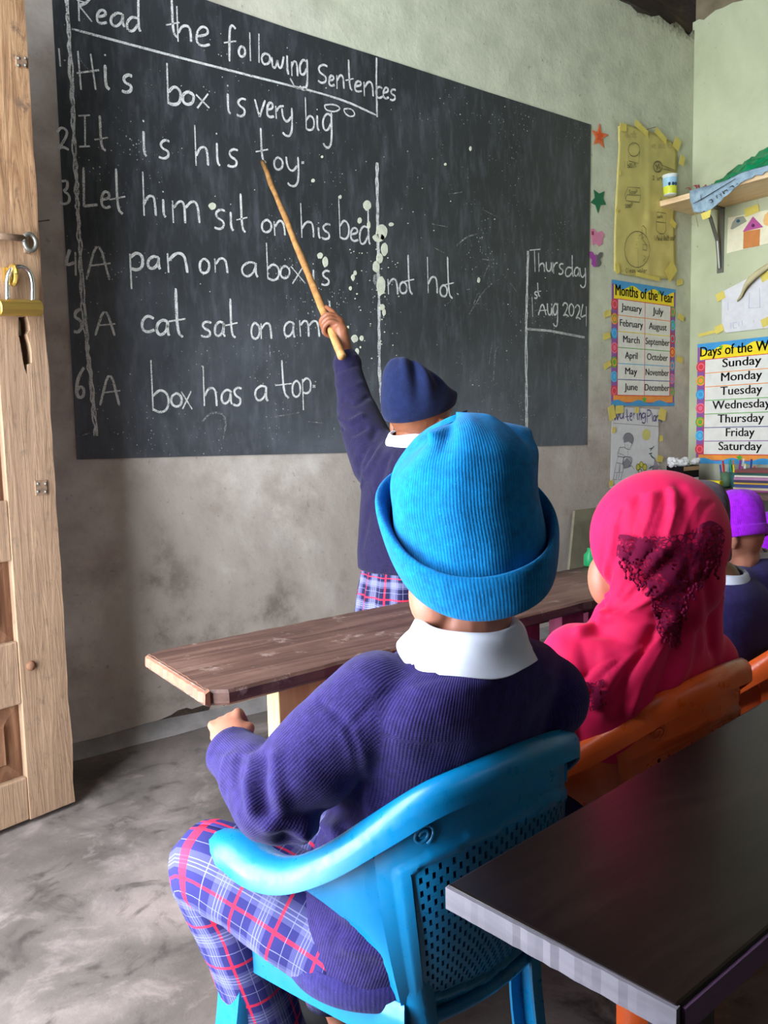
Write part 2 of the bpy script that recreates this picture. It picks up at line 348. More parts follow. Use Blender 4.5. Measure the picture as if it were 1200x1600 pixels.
# one-line letters; every glyph fills its own box, x to the right, y downwards
G = {
 'A': ([(0,1),(.5,0),(1,1)], [(.12,.68),(1.05,.62)]), 'R': ([(.05,0),(.1,1)], [(.0,.05),(.5,0),(.9,.18),(.6,.42),(.1,.5)], [(.1,.5),(.9,1)]),
 'H': ([(.05,0),(.2,1)], [(.62,.08),(.85,1)], [(.0,.58),(1,.5)]), 'I': ([(0,.02),(1,0)], [(.55,0),(.6,1)], [(.1,1),(1,.97)]),
 'L': ([(.05,0),(.1,1),(.1,1),(1,.97)],), 'T': ([(0,.05),(1,0)], [(.45,.05),(.5,1)]), 'S': ([(.95,.12),(.6,0),(.1,.15),(.15,.42),(.8,.6),(.85,.88),(.4,1),(.05,.85)],),
 'W': ([(0,0),(.25,1),(.25,1),(.5,.3),(.5,.3),(.75,1),(.75,1),(1,0)],), 'P': ([(.1,0),(.1,1)], [(.1,.02),(.8,.05),(.95,.3),(.6,.5),(.12,.5)]),
 'C': ([(.95,.15),(.5,0),(.08,.3),(.1,.75),(.5,1),(.95,.85)],),
 'a': ([(.85,.12),(.5,0),(.08,.3),(.08,.8),(.4,1),(.8,.7),(.88,.1)], [(.88,.1),(.86,.8),(1,1)]), 'b': ([(.02,0),(.12,.98)], [(.12,.7),(.5,.55),(.95,.68),(.9,.95),(.5,1.02),(.12,.95)]),
 'c': ([(.95,.2),(.5,0),(.08,.3),(.1,.8),(.5,1),(1,.85)],), 'd': ([(.8,.6),(.4,.55),(.05,.72),(.1,.98),(.5,1),(.8,.8)], [(.82,0),(.85,.9),(1,1)]),
 'e': ([(.1,.5),(.85,.42),(.8,.08),(.4,0),(.08,.35),(.12,.85),(.5,1),(.95,.9)],), 'f': ([(.9,.12),(.6,0),(.4,.15),(.42,1)], [(0,.5),(.95,.45)]),
 'g': ([(.85,.08),(.45,0),(.1,.2),(.2,.48),(.6,.5),(.85,.3)], [(.9,.0),(.95,.8),(.7,1),(.3,.95),(.15,.85)]), 'h': ([(.02,0),(.1,1)], [(.1,.75),(.35,.55),(.75,.55),(.85,.75),(.88,1)]),
 'i': ([(.35,.3),(.4,.9),(.75,1)], [(.3,0),(.36,.05)]), 'j': ([(.5,.3),(.6,.9),(.1,1)], [(.45,0),(.5,.05)]), 'l': ([(.4,0),(.5,1)],),
 'm': ([(.02,.05),(.06,1)], [(.06,.35),(.25,.05),(.42,.15),(.46,1)], [(.46,.35),(.68,.05),(.88,.15),(.95,1)]), 'n': ([(.05,.05),(.1,1)], [(.1,.4),(.45,.0),(.8,.1),(.9,.6),(.95,1)]),
 'o': ([(.5,0),(.08,.2),(.05,.75),(.45,1),(.9,.8),(.95,.25),(.5,0)],), 'p': ([(.08,.05),(.18,1)], [(.1,.15),(.5,0),(.95,.12),(.9,.42),(.5,.5),(.15,.45)]),
 'q': ([(.85,.1),(.4,0),(.08,.2),(.2,.5),(.8,.45)], [(.88,.05),(.9,1)]),
 'r': ([(.05,.05),(.12,1)], [(.12,.45),(.45,.1),(.95,.08)]), 's': ([(.9,.1),(.5,0),(.12,.2),(.3,.45),(.8,.6),(.8,.9),(.4,1),(.02,.9)],),
 't': ([(.4,0),(.5,.9),(.85,1)], [(.0,.68),(1,.62)]), 'u': ([(.05,0),(.08,.7),(.35,1),(.75,.85),(.85,.05)], [(.85,.05),(.92,.9),(1,1)]), 'v': ([(.0,0),(.45,1),(.45,1),(1,.05)],),
 'w': ([(0,.05),(.12,.85),(.35,.9),(.5,.3)], [(.5,.3),(.6,.9),(.85,.85),(1,0)]), 'x': ([(.0,.05),(1,1)], [(.9,0),(.1,1)]), 'y': ([(.05,0),(.15,.35),(.5,.5),(.85,.3)], [(.88,0),(.95,.75),(.7,1),(.3,.95),(.15,.85)]),
 '0': ([(.5,0),(.1,.2),(.05,.75),(.45,1),(.9,.8),(.95,.25),(.5,0)],), '1': ([(.4,0),(.6,1)],), '2': ([(.05,.25),(.35,0),(.85,.15),(.8,.45),(.15,.95),(.15,.95),(.5,.85),(1,1)],),
 '3': ([(.2,.05),(.7,.0),(.7,.35),(.3,.45),(.85,.6),(.9,.9),(.4,1),(.0,.9)],), '4': ([(.4,0),(.05,.45),(.1,.6),(.8,.5)], [(.85,.1),(.9,1)]), '5': ([(.7,.0),(.2,.1),(.15,.35),(.7,.45),(.9,.75),(.5,1),(.05,.95)],),
 '6': ([(.8,0),(.3,.3),(.1,.75),(.3,1),(.75,.95),(.8,.7),(.45,.6),(.15,.75)],), '.': ([(.3,.3),(.7,.7)], [(.7,.3),(.3,.7)]),
}
def ribbon(b, pts, w, nrm, taper=.6):
    """flat strip of width w along pts lying on a surface with normal nrm"""
    n = len(pts); L = []; Rr = []
    for i, p in enumerate(pts):
        t = (pts[min(i+1, n-1)]-pts[max(i-1, 0)])
        if t.length < 1e-7: t = Vector((0, 0, 1))
        s = t.normalized().cross(nrm).normalized()
        ww = w*(.5+.12*noise.noise(Vector(p)*60))*(taper if i in (0, n-1) else 1)
        L.append(p+s*ww); Rr.append(p-s*ww)
    k = len(b.v); b.v += L+Rr
    for i in range(n-1): b.f.append((k+i, k+i+1, k+n+i+1, k+n+i))
CW = .0070
def chalk_lines(name, polys, mat='chalk', w=CW, e=.0052, parent=board, smooth=2, fn=FW):
    b = MB(); nn = Vector((0, 1, 0)) if fn is FW else Vector((1, 0, 0))
    for p in polys:
        ribbon(b, [fn(x, y, e) for x, y in chaikin(list(p), smooth)], w, nn)
    return b.build(name, M[mat], parent)
def C1(x, y): return (80+x*.46667, y*.46667)
def C2(x, y): return (80+x*.46667, 360+y*.46667)
def C3(x, y): return (540+x*.35, 160+y*.35)
def word(chars, C, extra=(), w=CW, name='chalk_word'):
    pol = []
    for ch, x0, x1, y0, y1 in chars:
        for st in G[ch]:
            pol.append([C(x0+(x1-x0)*u+random.uniform(-.8, .8), y0+(y1-y0)*v+random.uniform(-.8, .8)) for u, v in st])
    for st in extra: pol.append([C(*q) for q in st])
    return chalk_lines(name, pol, 'chalk_bold' if 'numeral' in name else 'chalk', w=w)
word([('R',88,142,-35,72),('e',150,188,33,80),('a',196,246,42,90),('d',250,300,-5,105)], C1)
word([('t',385,430,-4,125),('h',420,475,20,140),('e',482,533,88,155)], C1)
word([('f',578,622,82,205),('o',627,652,155,192),('l',655,680,108,205),('l',690,702,112,210),('o',703,735,178,217),('w',737,778,188,232),('i',785,800,158,250),('n',803,826,203,255),('g',828,860,198,302)], C1)
word([('S',892,926,215,280),('e',928,950,252,288),('n',955,982,250,297),('t',985,1012,200,302),('e',1014,1042,270,308),('n',1046,1080,272,322),('c',1086,1110,288,330),('e',1110,1132,292,330),('s',1134,1156,298,336)], C1)
word([('H',86,160,170,300),('i',168,205,182,300),('s',236,275,250,310)], C1, w=.0085)
word([('b',386,438,210,350),('o',438,480,306,352),('x',485,530,314,362)], C1, w=.0085)
word([('i',583,608,285,382),('s',620,655,328,390)], C1)
word([('v',682,716,332,390),('e',720,747,342,394),('r',750,780,352,398),('y',770,810,362,458)], C1)
word([('b',850,882,325,435),('i',884,903,365,437),('g',905,942,378,497)], C1)
word([('I',90,130,386,492),('t',145,190,386,505)], C1)
word([('i',300,325,402,524),('s',360,400,468,532)], C1)
word([('h',480,532,418,555),('i',545,572,445,555),('s',590,628,498,560)], C1)
word([('t',684,726,428,545),('o',744,778,526,570),('y',784,832,525,626)], C1, [[(838,540),(846,548)],[(846,540),(838,548)]])
word([('L',105,156,560,690),('e',165,200,640,697),('t',195,248,565,716)], C1)
word([('h',306,356,575,722),('i',366,390,640,727),('m',404,502,668,747)], C1)
word([('s',545,585,700,768),('i',592,618,682,772),('t',620,656,648,778)], C1)
word([('o',703,740,735,780),('n',745,785,738,788)], C1)
word([('h',834,885,680,795),('i',890,905,745,797),('s',905,937,748,802)], C1)
word([('b',962,1000,655,800),('e',1000,1030,762,808),('d',1030,1068,678,818)], C1)
word([('A',118,195,20,165)], C2); word([('p',260,310,72,196),('a',320,366,86,130),('n',385,460,74,142)], C2, w=.0085)
word([('o',495,532,94,146),('n',545,592,92,142)], C2); word([('a',634,692,104,156)], C2)
word([('b',720,766,42,166),('o',766,800,118,162),('x',803,850,118,178)], C2); word([('i',870,892,110,182),('s',905,936,134,184)], C2)
word([('A',148,212,248,352)], C2); word([('c',300,346,284,342),('a',350,396,298,352),('t',394,450,194,358)], C2, w=.0085)
word([('s',500,540,304,358),('a',545,582,304,356),('t',584,624,228,360)], C2); word([('o',668,700,308,366),('n',700,740,308,364)], C2)
word([('a',778,816,304,358)], C2); word([('m',830,902,298,356),('t',920,950,236,345),('a',905,925,300,350)], C2)
word([('A',164,228,455,586)], C2); word([('b',333,398,434,608),('o',400,440,544,592),('x',436,472,538,598)], C2)
word([('h',508,560,454,588),('a',568,606,532,582),('s',608,640,524,588)], C2); word([('a',680,726,518,572)], C2)
word([('t',750,806,434,560),('o',806,836,502,560),('p',838,872,492,602)], C2, [[(876,518),(884,526)],[(884,518),(876,526)]])
word([('n',186,236,785,856),('o',240,276,800,856),('t',260,306,680,856)], C3, w=.0075)
word([('h',364,416,690,852),('o',420,456,814,870),('t',436,484,688,876)], C3, [[(497,852),(504,858)]], w=.0075)
word([('T',822,870,655,757),('h',860,892,672,756),('u',894,924,712,756),('r',926,948,712,764),('s',950,975,718,768),('d',978,1018,682,778),('a',1020,1044,735,778),('y',1044,1074,738,828)], C3, w=.007)
word([('s',842,858,844,875),('t',848,872,804,866),('1',826,842,868,957)], C3, w=.0065)
word([('A',860,896,888,950),('u',900,924,896,952),('g',924,948,896,1002)], C3, w=.007)
word([('2',968,996,892,956),('0',996,1020,898,956),('2',1024,1050,902,968),('4',1048,1078,900,1000)], C3, w=.007)
word([('1',18,38,162,222)], C1, [[(44,200),(46,204)]], name='chalk_numeral'); word([('2',18,60,424,502)], C1, name='chalk_numeral'); word([('3',28,66,604,684)], C1, name='chalk_numeral')
for ch, x0, x1, y0, y1 in (('4',48,86,64,152), ('5',74,108,264,342), ('6',80,118,458,562)): word([(ch, x0, x1, y0, y1)], C2, name='chalk_numeral', w=.0085)
# rules
def scribble(pts, k=2, amp=1.4):
    o = []
    for j in range(k):
        q = []
        for a, b in zip(pts[:-1], pts[1:]):
            for i in range(14):
                t = i/14; q.append((a[0]+(b[0]-a[0])*t+random.uniform(-amp, amp)+(j-.5)*2, a[1]+(b[1]-a[1])*t))
        o.append(q)
    return o
chalk_lines('chalk_rule', scribble([(104,-6),(112,150),(117,260),(121,340),(129,480),(140,590),(151,688)], 3, 2.2), w=.0045)
chalk_lines('chalk_rule', [[(112,45),(265,86),(406,122),(528,152),(588,180)]], w=.007)
chalk_lines('chalk_rule', scribble([(589,90),(590,190)], 1, .5)+scribble([(589,254),(590,350),(592,470),(593,590),(598,640)], 2, .9), w=.007)
chalk_lines('chalk_rule', scribble([(825,392),(822,520),(823,690)], 2, .7), w=.006)
chalk_lines('chalk_rule', scribble([(823,514),(860,517),(917,528)], 2, .5), w=.009)
for _p in [[C1(915,352),C1(945,348),C1(972,362),C1(950,376),C1(918,368),C1(915,352)], [C1(980,365),C1(1005,362),C1(1020,385),C1(1000,392),C1(982,378),C1(980,365)], [C1(800,262),C1(820,300),C1(850,290)], [C1(85,0),C1(120,10)]]: chalk_lines('chalk_doodle', [_p], w=.005)
for _p in [[C3(610,700),C3(650,705)],[C3(618,780),C3(635,730)],[C3(655,805),C3(610,850),C3(550,948)],[C3(590,850),C3(560,930)],[C3(735,805),C3(765,848)],[C3(655,1065),C3(640,1170)],[C3(682,1088),C3(668,1110),C3(660,1240)],
    [C3(615,920),C3(645,928)],[C3(495,640),C3(540,600),C3(585,588)],[C3(385,542),C3(455,556)],[C3(395,648),C3(440,672)],[C3(460,410),C3(520,400)],[C3(610,478),C3(680,512)],[C2(85,692),C2(150,672)],[C2(505,640),C2(540,605),C2(590,620),C2(575,700)],[C2(730,380),C2(735,435)],
    [C2(745,625),C2(830,610)],[C2(860,640),C2(910,645)],[C1(90,190),C1(130,240)],[C3(440,905),C3(470,890)]]: chalk_lines('chalk_scratch', [_p], 'chalk_faint', w=.006)
# drops of cream paint
def C4(x, y): return (400+x*.3, 220+y*.3)
b = MB()
def drop(x, y, rx, ry, C=C4):
    c = [C(x+rx*math.cos(a)*(1+.25*noise.noise(Vector((x, y, a)))), y+ry*math.sin(a)*(1+.25*noise.noise(Vector((y, x, a*2))))) for a in [k*2*PI/14 for k in range(14)]]
    b.prism([FW(px, py, .0062) for px, py in c], (0, .002, 0))
for q in [(580,335,20,26),(541,415,11,16),(588,438,8,20),(655,475,30,40),(640,505,30,22),(670,565,17,34),(645,612,17,28),(627,655,17,30),(652,755,22,50),(658,866,14,16),(668,893,8,18),(515,1030,17,20),(551,1028,10,14),(527,1098,10,18),
          (335,598,14,16),(362,630,14,28),(506,712,9,17),(517,688,8,13),(493,768,7,11),(298,207,9,10),(345,83,6,7),(440,292,7,10),(705,435,13,10),(987,122,6,7),(1118,40,6,12),(1161,725,7,14),(527,797,4,4),(545,1075,4,6),(480,968,5,5)]: drop(*q)
for k in range(70):
    x = random.uniform(470, 760); y = random.uniform(560, 1150); drop(x, y, *(random.uniform(1, 3.2),)*2)
for k in range(90): drop(random.uniform(-700, 1600), random.uniform(-300, 1500), *(random.uniform(1, 2.6),)*2)
for q in ((540,690,12,12),): drop(*q, C=C1)
tag(b.build('paint_drops', M['paint_drop'], board), kind='stuff')
b = MB()
b.prism([C for C in [FW(x, y, .0056) for x, y in [(584,430),(592,425),(598,436),(596,446),(588,448),(583,440)]]], (0, .001, 0)); b.build('chalk_smudge', M['chalk_faint'], board)

# ------------------------------------------------------------------ printed charts, drawings and paper cut-outs on the walls
def pr(name, c, rough=.5, spec=.25): return plain(name, c, rough, spec, .03, 30)
INK = pr('black_ink', (28,26,26)); P_YEL = pr('print_yellow', (243,216,36)); P_BLUE = pr('print_blue', (66,150,200)); P_PUR = pr('print_purple', (140,86,150)); P_WHITE = pr('print_white', (226,222,208))
P_RED = pr('print_red', (214,60,60)); P_OR = pr('print_orange', (238,150,60)); P_GRN = pr('print_green', (96,170,60)); P_PNK = pr('print_pink', (226,110,140)); P_TEAL = pr('print_cyan', (90,180,214)); P_NAVY = pr('print_navy', (60,60,130))
TAPE = pr('yellow_tape', (218,198,96), .45); PAPER = pr('white_paper', (216,213,210), .7); PENCIL = pr('pencil_line', (88,86,96))
def text(s, o, xd, yd, width, mat, parent, name, bold=0.0, height=None, n=None):
    """s set in flat letters: o is the middle of its baseline, xd and yd unit vectors; width in metres"""
    cu = bpy.data.curves.new(name, 'FONT'); cu.body = s; cu.size = 1;  cu.align_x = 'CENTER'; cu.resolution_u = 3
    ob = bpy.data.objects.new(name, cu); dg = bpy.context.evaluated_depsgraph_get()
    COL.objects.link(ob); dg.update(); me = bpy.data.meshes.new_from_object(ob.evaluated_get(dg)); COL.objects.unlink(ob); bpy.data.objects.remove(ob)
    xs = [v.co.x for v in me.vertices]; w = max(xs)-min(xs); cx = (max(xs)+min(xs))/2; sx = width/w; sy = height if height else sx
    for v in me.vertices: v.co = Vector(o)+xd*((v.co.x-cx)*sx)+yd*(v.co.y*sy)
    if bold:
        V0 = [v.co.copy() for v in me.vertices]; F0 = [tuple(p.vertices) for p in me.polygons]; nn_ = len(V0); me = bpy.data.meshes.new(name)
        me.from_pydata([tuple(v+xd*(sx*bold*k)) for k in (-1, 0, 1) for v in V0], [], [tuple(i+nn_*k for i in f) for k in range(3) for f in F0])
    me.materials.clear(); me.materials.append(mat); me.name = name
    r = bpy.data.objects.new(name, me); COL.objects.link(r); r.parent = parent; return r
def sheet(name, corners, mat, parent=None, off=(0, 1, 0), th=.0006, nu=1):
    return MB().prism(corners, Vector(off)*th).build(name, mat, parent)
Xd, Yd, Zd = Vector((1, 0, 0)), Vector((0, 1, 0)), Vector((0, 0, 1))
class Board2D:
    """a flat chart: (u, v) in 0..1 from its lower left corner, layer k lies k*0.4 mm proud"""
    def __init__(s, o, xd, w, h, nrm): s.o = Vector(o); s.x = xd; s.w = w; s.h = h; s.n = nrm
    def p(s, u, v, k=1): return s.o+s.x*(u*s.w)+Zd*(v*s.h)+s.n*(.0004*k)
    def poly(s, name, uv, mat, par, k=1): return MB().prism([s.p(u, v, k) for u, v in uv], -s.n*.0003).build(name, mat, par)
    def rect(s, name, u0, v0, u1, v1, mat, par, k=1): return s.poly(name, [(u0, v0), (u1, v0), (u1, v1), (u0, v1)], mat, par, k)
    def many(s, name, polys, mat, par, k=1):
        b = MB()
        for uv in polys: b.prism([s.p(u, v, k) for u, v in uv], -s.n*.0003)
        return b.build(name, mat, par)
    def circ(s, u, v, r, n=14, ry=None): return [(u+r*math.cos(a*2*PI/n)/s.w, v+(ry or r)*math.sin(a*2*PI/n)/s.h) for a in range(n)]
    def ring(s, u, v, r, t, n=20):
        o = []
        for i in range(n):
            a, c = i*2*PI/n, (i+1)*2*PI/n
            o.append([(u+q*math.cos(x)/s.w, v+q*math.sin(x)/s.h) for q, x in ((r, a), (r, c), (r-t, c), (r-t, a))])
        return o
    def star(s, u, v, r, a0=PI/2, n=5): return [(u+(r if i % 2 == 0 else r*.45)*math.cos(a0+i*PI/n)/s.w, v+(r if i % 2 == 0 else r*.45)*math.sin(a0+i*PI/n)/s.h) for i in range(2*n)]
def chart(name, B, title, rows, cols, label, titlew, tcol, rowcols, colw, top=.855, left=.085, right=.915, bottom=.085):
    root = B.rect(name, 0, 0, 1, 1, P_PUR, None, 1)
    tag(root, label, 'chart')
    # swirls down the sides
    for j in range(7):
        v = .12+j*.115; cols6 = (P_RED, P_TEAL, P_GRN, P_PNK, P_BLUE, P_OR)
        for u in (.043, .957):
            m_ = cols6[(j+(u > .5)*2) % 6]; B.many('swirl', [B.circ(u, v, .026)], m_, root, 2); B.many('swirl_ring', B.ring(u, v, .018, .005), cols6[(j+3) % 6], root, 3)
    # blue waves above, yellow heading below them, waves at the foot
    wv = [(0, .93)]+[(i/40, .945+.016*math.sin(i/40*8*PI+1)) for i in range(41)]+[(1, .93), (1, 1), (0, 1)]
    B.rect('header_band', .03, top, .97, .985, P_YEL, root, 4)
    B.poly('top_wave', [(0, 1)]+[(i/60, .955+.020*math.sin(i/60*6*PI+2)) for i in range(61)]+[(1, 1)], P_BLUE, root, 5)
    B.rect('foot_band', .03, .03, .97, bottom, P_OR, root, 4)
    B.poly('foot_wave', [(0, 0)]+[(i/60, .035+.014*math.sin(i/60*6*PI)) for i in range(61)]+[(1, 0)], P_BLUE, root, 5)
    for s_ in (B.star(.5, .052, .02), B.star(.27, .955, .014), B.star(.72, .95, .014)): B.poly('star_mark', s_, P_GRN, root, 6)
    B.rect('table_field', left, bottom, right, top, P_WHITE, root, 5)
    n = len(rows); h = (top-bottom)/n
    B.many('grid_line', [[(left, top-.003), (right, top-.003), (right, top+.003), (left, top+.003)], [(left, bottom-.003), (right, bottom-.003), (right, bottom+.004), (left, bottom+.004)],
        [(left-.004, bottom), (left+.004, bottom), (left+.004, top), (left-.004, top)], [(right-.004, bottom), (right+.004, bottom), (right+.004, top), (right-.004, top)]], P_RED, root, 6)
    for i in range(1, n): B.rect('grid_line', left, top-i*h-.003, right, top-i*h+.003, rowcols[i-1], root, 6)
    if cols > 1: B.rect('grid_line', .5-.003, bottom, .5+.003, top, P_RED, root, 6)
    text(title, B.p(.5, top+.028, 6), B.x, Zd, titlew*B.w, tcol, root, 'title', .022, height=colw.get('t', .062))
    for i, r_ in enumerate(rows):
        r_ = r_ if isinstance(r_, tuple) else (r_,)
        for j, s_ in enumerate(r_):
            u = (left+right)/2 if len(r_) == 1 else (left+.5)/2 if j == 0 else (right+.5)/2
            text(s_, B.p(u, top-(i+.66)*h, 6), B.x, Zd, colw[s_]*B.w, INK, root, 'word', .020, height=colw.get('h', .045))
    return root
q0, q1 = FW(953, 632), FW(957, 437)
mx0 = FW(955, 535).x; mx1 = FW(1054, 545).x
B1 = Board2D((mx0, YW-.001, FW(952, 634).z), Xd, mx1-mx0, FW(957, 437).z-FW(952, 634).z, -Yd)
W1 = dict(t=.072, January=.31, July=.17, February=.35, August=.29, March=.25, September=.39, April=.19, October=.34, May=.18, November=.38, June=.20, December=.40, h=.046)
months = chart('months_chart', B1, 'Months of the Year', [('January', 'July'), ('February', 'August'), ('March', 'September'), ('April', 'October'), ('May', 'November'), ('June', 'December')], 2,
      'colourful printed months chart with two columns of names beside the blackboard', .90, INK, [P_OR, P_YEL, P_GRN, P_TEAL, P_NAVY], W1)
y0 = RW(1089, 630).y; z1 = RW(1090, 538).z; z0 = RW(1092, 724).z
W2 = dict(Sunday=.416, Monday=.44, Tuesday=.45, Wednesday=.63, Thursday=.50, Friday=.31, Saturday=.47, h=.060, t=.070)
B2 = Board2D((XR-.001, y0, z0), -Yd, .466, z1-z0, -Xd)
days = chart('days_chart', B2, 'Days of the Week', ['Sunday', 'Monday', 'Tuesday', 'Wednesday', 'Thursday', 'Friday', 'Saturday'], 1,
      'colourful printed days of the week chart on the right wall', .93, INK, [P_OR, P_OR, P_GRN, P_GRN, P_NAVY, P_PUR], W2, top=.866, left=.09, right=.91, bottom=.075)

def tape(px, py, w, h, ang, fn=FW, label=None, par=None):
    c = fn(px, py, .0045); xd = Xd if fn is FW else -Yd
    a, b_ = math.cos(ang), math.sin(ang); n = -Yd if fn is FW else -Xd
    cs = [c+xd*(a*x-b_*z)+Zd*(b_*x+a*z)+n*(.001*k) for k, (x, z) in enumerate(((-w/2, -h/2), (w/2, -h/2*.8), (w/2*.9, h/2), (-w/2, h/2*.9)))]
    o = MB().prism(cs, -n*.0008).build('tape_strip', TAPE, par); return o
for px, py, a in ((1062, 441, .2), (1064, 496, -.3), (1062, 562, -.3), (949, 490, .3), (948, 525, .2), (949, 570, .4)): tape(px, py, .055, .03, a, par=months)
tape(1128, 515, .25, .016, .12, RW, par=days)
# small stars and butterflies beside the blackboard
def cut(name, pts, mats, label, cat, group=None):
    """flat paper cut-out on the board wall, 1 mm thick; pts are lists of outlines"""
    ro = None
    for i, (pp, mm) in enumerate(zip(pts, mats)):
        o = MB().prism([FW(x, y, .003+.0006*i) for x, y in pp], (0, .001, 0)).build(name if i == 0 else 'wing' if len(pp) > 6 else 'mark', mm, ro)
        if i == 0: ro = o
    return tag(ro, label, cat, group)
S = .25
def c5(L): return [(900+x*.25, 180+y*.25) for x, y in L]
cut('paper_star', [c5([(148,50),(160,108),(205,122),(166,145),(175,205),(145,172),(112,182),(124,140),(100,92),(134,105)]), c5([(146,85),(156,112),(178,124),(158,140),(162,165),(144,152),(128,158),(134,135),(124,112),(140,115)])], [pr('orange_foam', (226,110,60)), pr('orange_glitter', (214,82,34))], 'orange star cut-out at the top right corner of the blackboard', 'paper star')
cut('paper_star', [c5([(112,465),(145,490),(178,475),(170,520),(188,560),(152,560),(138,612),(122,562),(92,545),(118,515)])], [pr('green_glitter', (24,104,66))], 'dark green star cut-out beside the blackboard', 'paper star')
cut('paper_butterfly', [c5([(92,712),(110,708),(135,735),(160,722),(178,745),(165,775),(168,800),(145,822),(125,800),(104,815),(98,770)]), c5([(98,725),(112,725),(112,750),(98,748)])], [pr('pink_foam', (214,130,158)), pr('magenta_foam', (150,50,90))], 'pink butterfly cut-out below the green star', 'paper butterfly')
cut('paper_butterfly', [c5([(82,850),(102,853),(119,878),(126,868),(128,948),(112,948),(97,930),(100,905),(88,885)]), c5([(128,948),(128,868),(134,878),(150,856),(168,858),(163,885),(150,900),(158,925),(145,945)])], [pr('purple_foam', (160,66,150)), pr('grey_foam', (104,96,100))], 'purple and grey butterfly cut-out, lowest of the shapes beside the blackboard', 'paper butterfly')
# yellow hand-drawn paper
YP = plain('kraft_paper', (206,190,112), .6, .2, .06, 9)
def k6(x, y): return (940+x*.1625, 180+y*.1625)
pp = [(160,105),(235,85),(270,95),(440,150),(630,235),(690,270),(725,340),(722,560),(700,900),(700,1400),(715,1570),(560,1590),(225,1545),(118,1500),(120,1170),(130,900),(150,560),(165,300)]
n = 26; m_ = 40
b = MB(); gv = []
def hull(u, v):   # blend between left and right border
    Lx = np.interp(v, [0, .12, .3, .55, .75, 1], [158, 165, 150, 130, 120, 118]); Rx = np.interp(v, [0, .06, .12, .3, .55, 1], [500, 640, 722, 722, 700, 714])
    top_ = np.interp(u, [0, .15, .5, .8, 1], [105, 88, 150, 210, 300]); bot = np.interp(u, [0, .2, .6, 1], [1500, 1540, 1570, 1575])
    x = Lx+(Rx-Lx)*u if v > .12 else 158+(722-158)*u; return x, top_+(bot-top_)*v
for j in range(m_+1):
    for i in range(n+1):
        x, y = hull(i/n, j/m_); cr = .0035+.0025*noise.noise(Vector((x*.012, y*.006, 0)))+.003*math.exp(-((x-450)/18)**2)+.002*math.exp(-((y-870)/16)**2)+.0035*max(0, noise.noise(Vector((x*.02, y*.02, 5))))
        gv.append(FW(*k6(x, y), cr+.002))
fs = [(j*(n+1)+i, j*(n+1)+i+1, (j+1)*(n+1)+i+1, (j+1)*(n+1)+i) for j in range(m_) for i in range(n)]
yp = link_mesh('drawing_sheet', gv, fs, YP, None, True); sd = yp.modifiers.new('solidify', 'SOLIDIFY'); sd.thickness = .0008
tag(yp, 'creased yellow paper with washing and cleaning drawings above the months chart', 'drawing')
def ell2(cx, cy, rx, ry, a0=0, a1=2*PI, n=18): return [(cx+rx*math.cos(a0+(a1-a0)*i/n), cy+ry*math.sin(a0+(a1-a0)*i/n)) for i in range(n+1)]
def pen(name, polys, C, mat, parent, w=.0028, e=.0115, fn=FW):
    b = MB(); nn = Yd if fn is FW else Xd
    for p in polys: ribbon(b, [fn(*C(x, y), e) for x, y in p], w, nn)
    return b.build(name, mat, parent)
PEN = pr('pen_line', (66,60,48))
def gl(s, x0, x1, y0, y1):
    o = []; w = (x1-x0)/len(s)
    for i, ch in enumerate(s):
        if ch == ' ': continue
        for st in G.get(ch, G['o']): o.append(chaikin([(x0+w*i+w*.82*u, y0+(y1-y0)*((.35 if ch in 'aceinorsuvwx' else 0)+(1-(.35 if ch in 'aceinorsuvwx' else 0))*v)) for u, v in st], 1))
    return o
pen('pen_drawing', [ell2(312,330,56,66), [(258,380),(262,440),(355,465),(368,350)], [(268,440),(300,450)]]+gl('1 basin', 215,330,440,505), k6, PEN, yp)
pen('pen_drawing', [ell2(540,495,45,55), ell2(540,495,38,46), [(580,480),(640,505),(712,532)], [(575,515),(640,525),(708,545)]]+[ell2(540+dx, 495+dy, 7, 8, n=8) for dx, dy in ((-15,-10),(10,-18),(-5,18),(18,10),(0,0))]+gl('2 brush', 490,640,580,625), k6, PEN, yp)
pen('pen_drawing', [[(250,690),(370,700),(375,770),(245,765),(250,690)], [(245,765),(232,800),(235,822),(365,838),(375,770)], [(250,700),(225,760),(232,822)]]+gl('SoaP', 262,350,718,755)+gl('soap', 225,300,840,890), k6, PEN, yp)
pen('pen_drawing', [ell2(342,1290,122,175), [(350,1280),(352,1455)], [(385,1075),(400,1060),(425,1090),(430,1180)], [(385,1090),(395,1200),(430,1240)], [(398,1240),(435,1250),(432,1300),(398,1295),(398,1240)], [(405,1350),(430,1370),(400,1400),(420,1410)], [(362,1160),(385,1140),(380,1190),(405,1170)]]+[[(330+dx, 1280-dy),(338+dx, 1278-dy)] for dx, dy in ((0,0),(4,35),(10,65),(18,95),(30,115))]+gl('Clean water', 232,440,1470,1515), k6, PEN, yp)
pen('pen_drawing', [[(530,930),(620,945),(618,1035),(525,1025),(530,930)], [(525,1025),(528,1110),(560,1140),(600,1140),(618,1110),(618,1035)], [(548,900),(545,930)], [(565,790),(580,800),(560,815),(585,820)]]+gl('soft', 535,590,960,990)+gl('liquid Body soap', 505,712,1155,1205), k6, PEN, yp)
pen('pen_drawing', gl('things', 225,340,150,215)+gl('we use for', 480,700,255,315), k6, pr('faint_pencil', (170,156,96)), yp, w=.003)
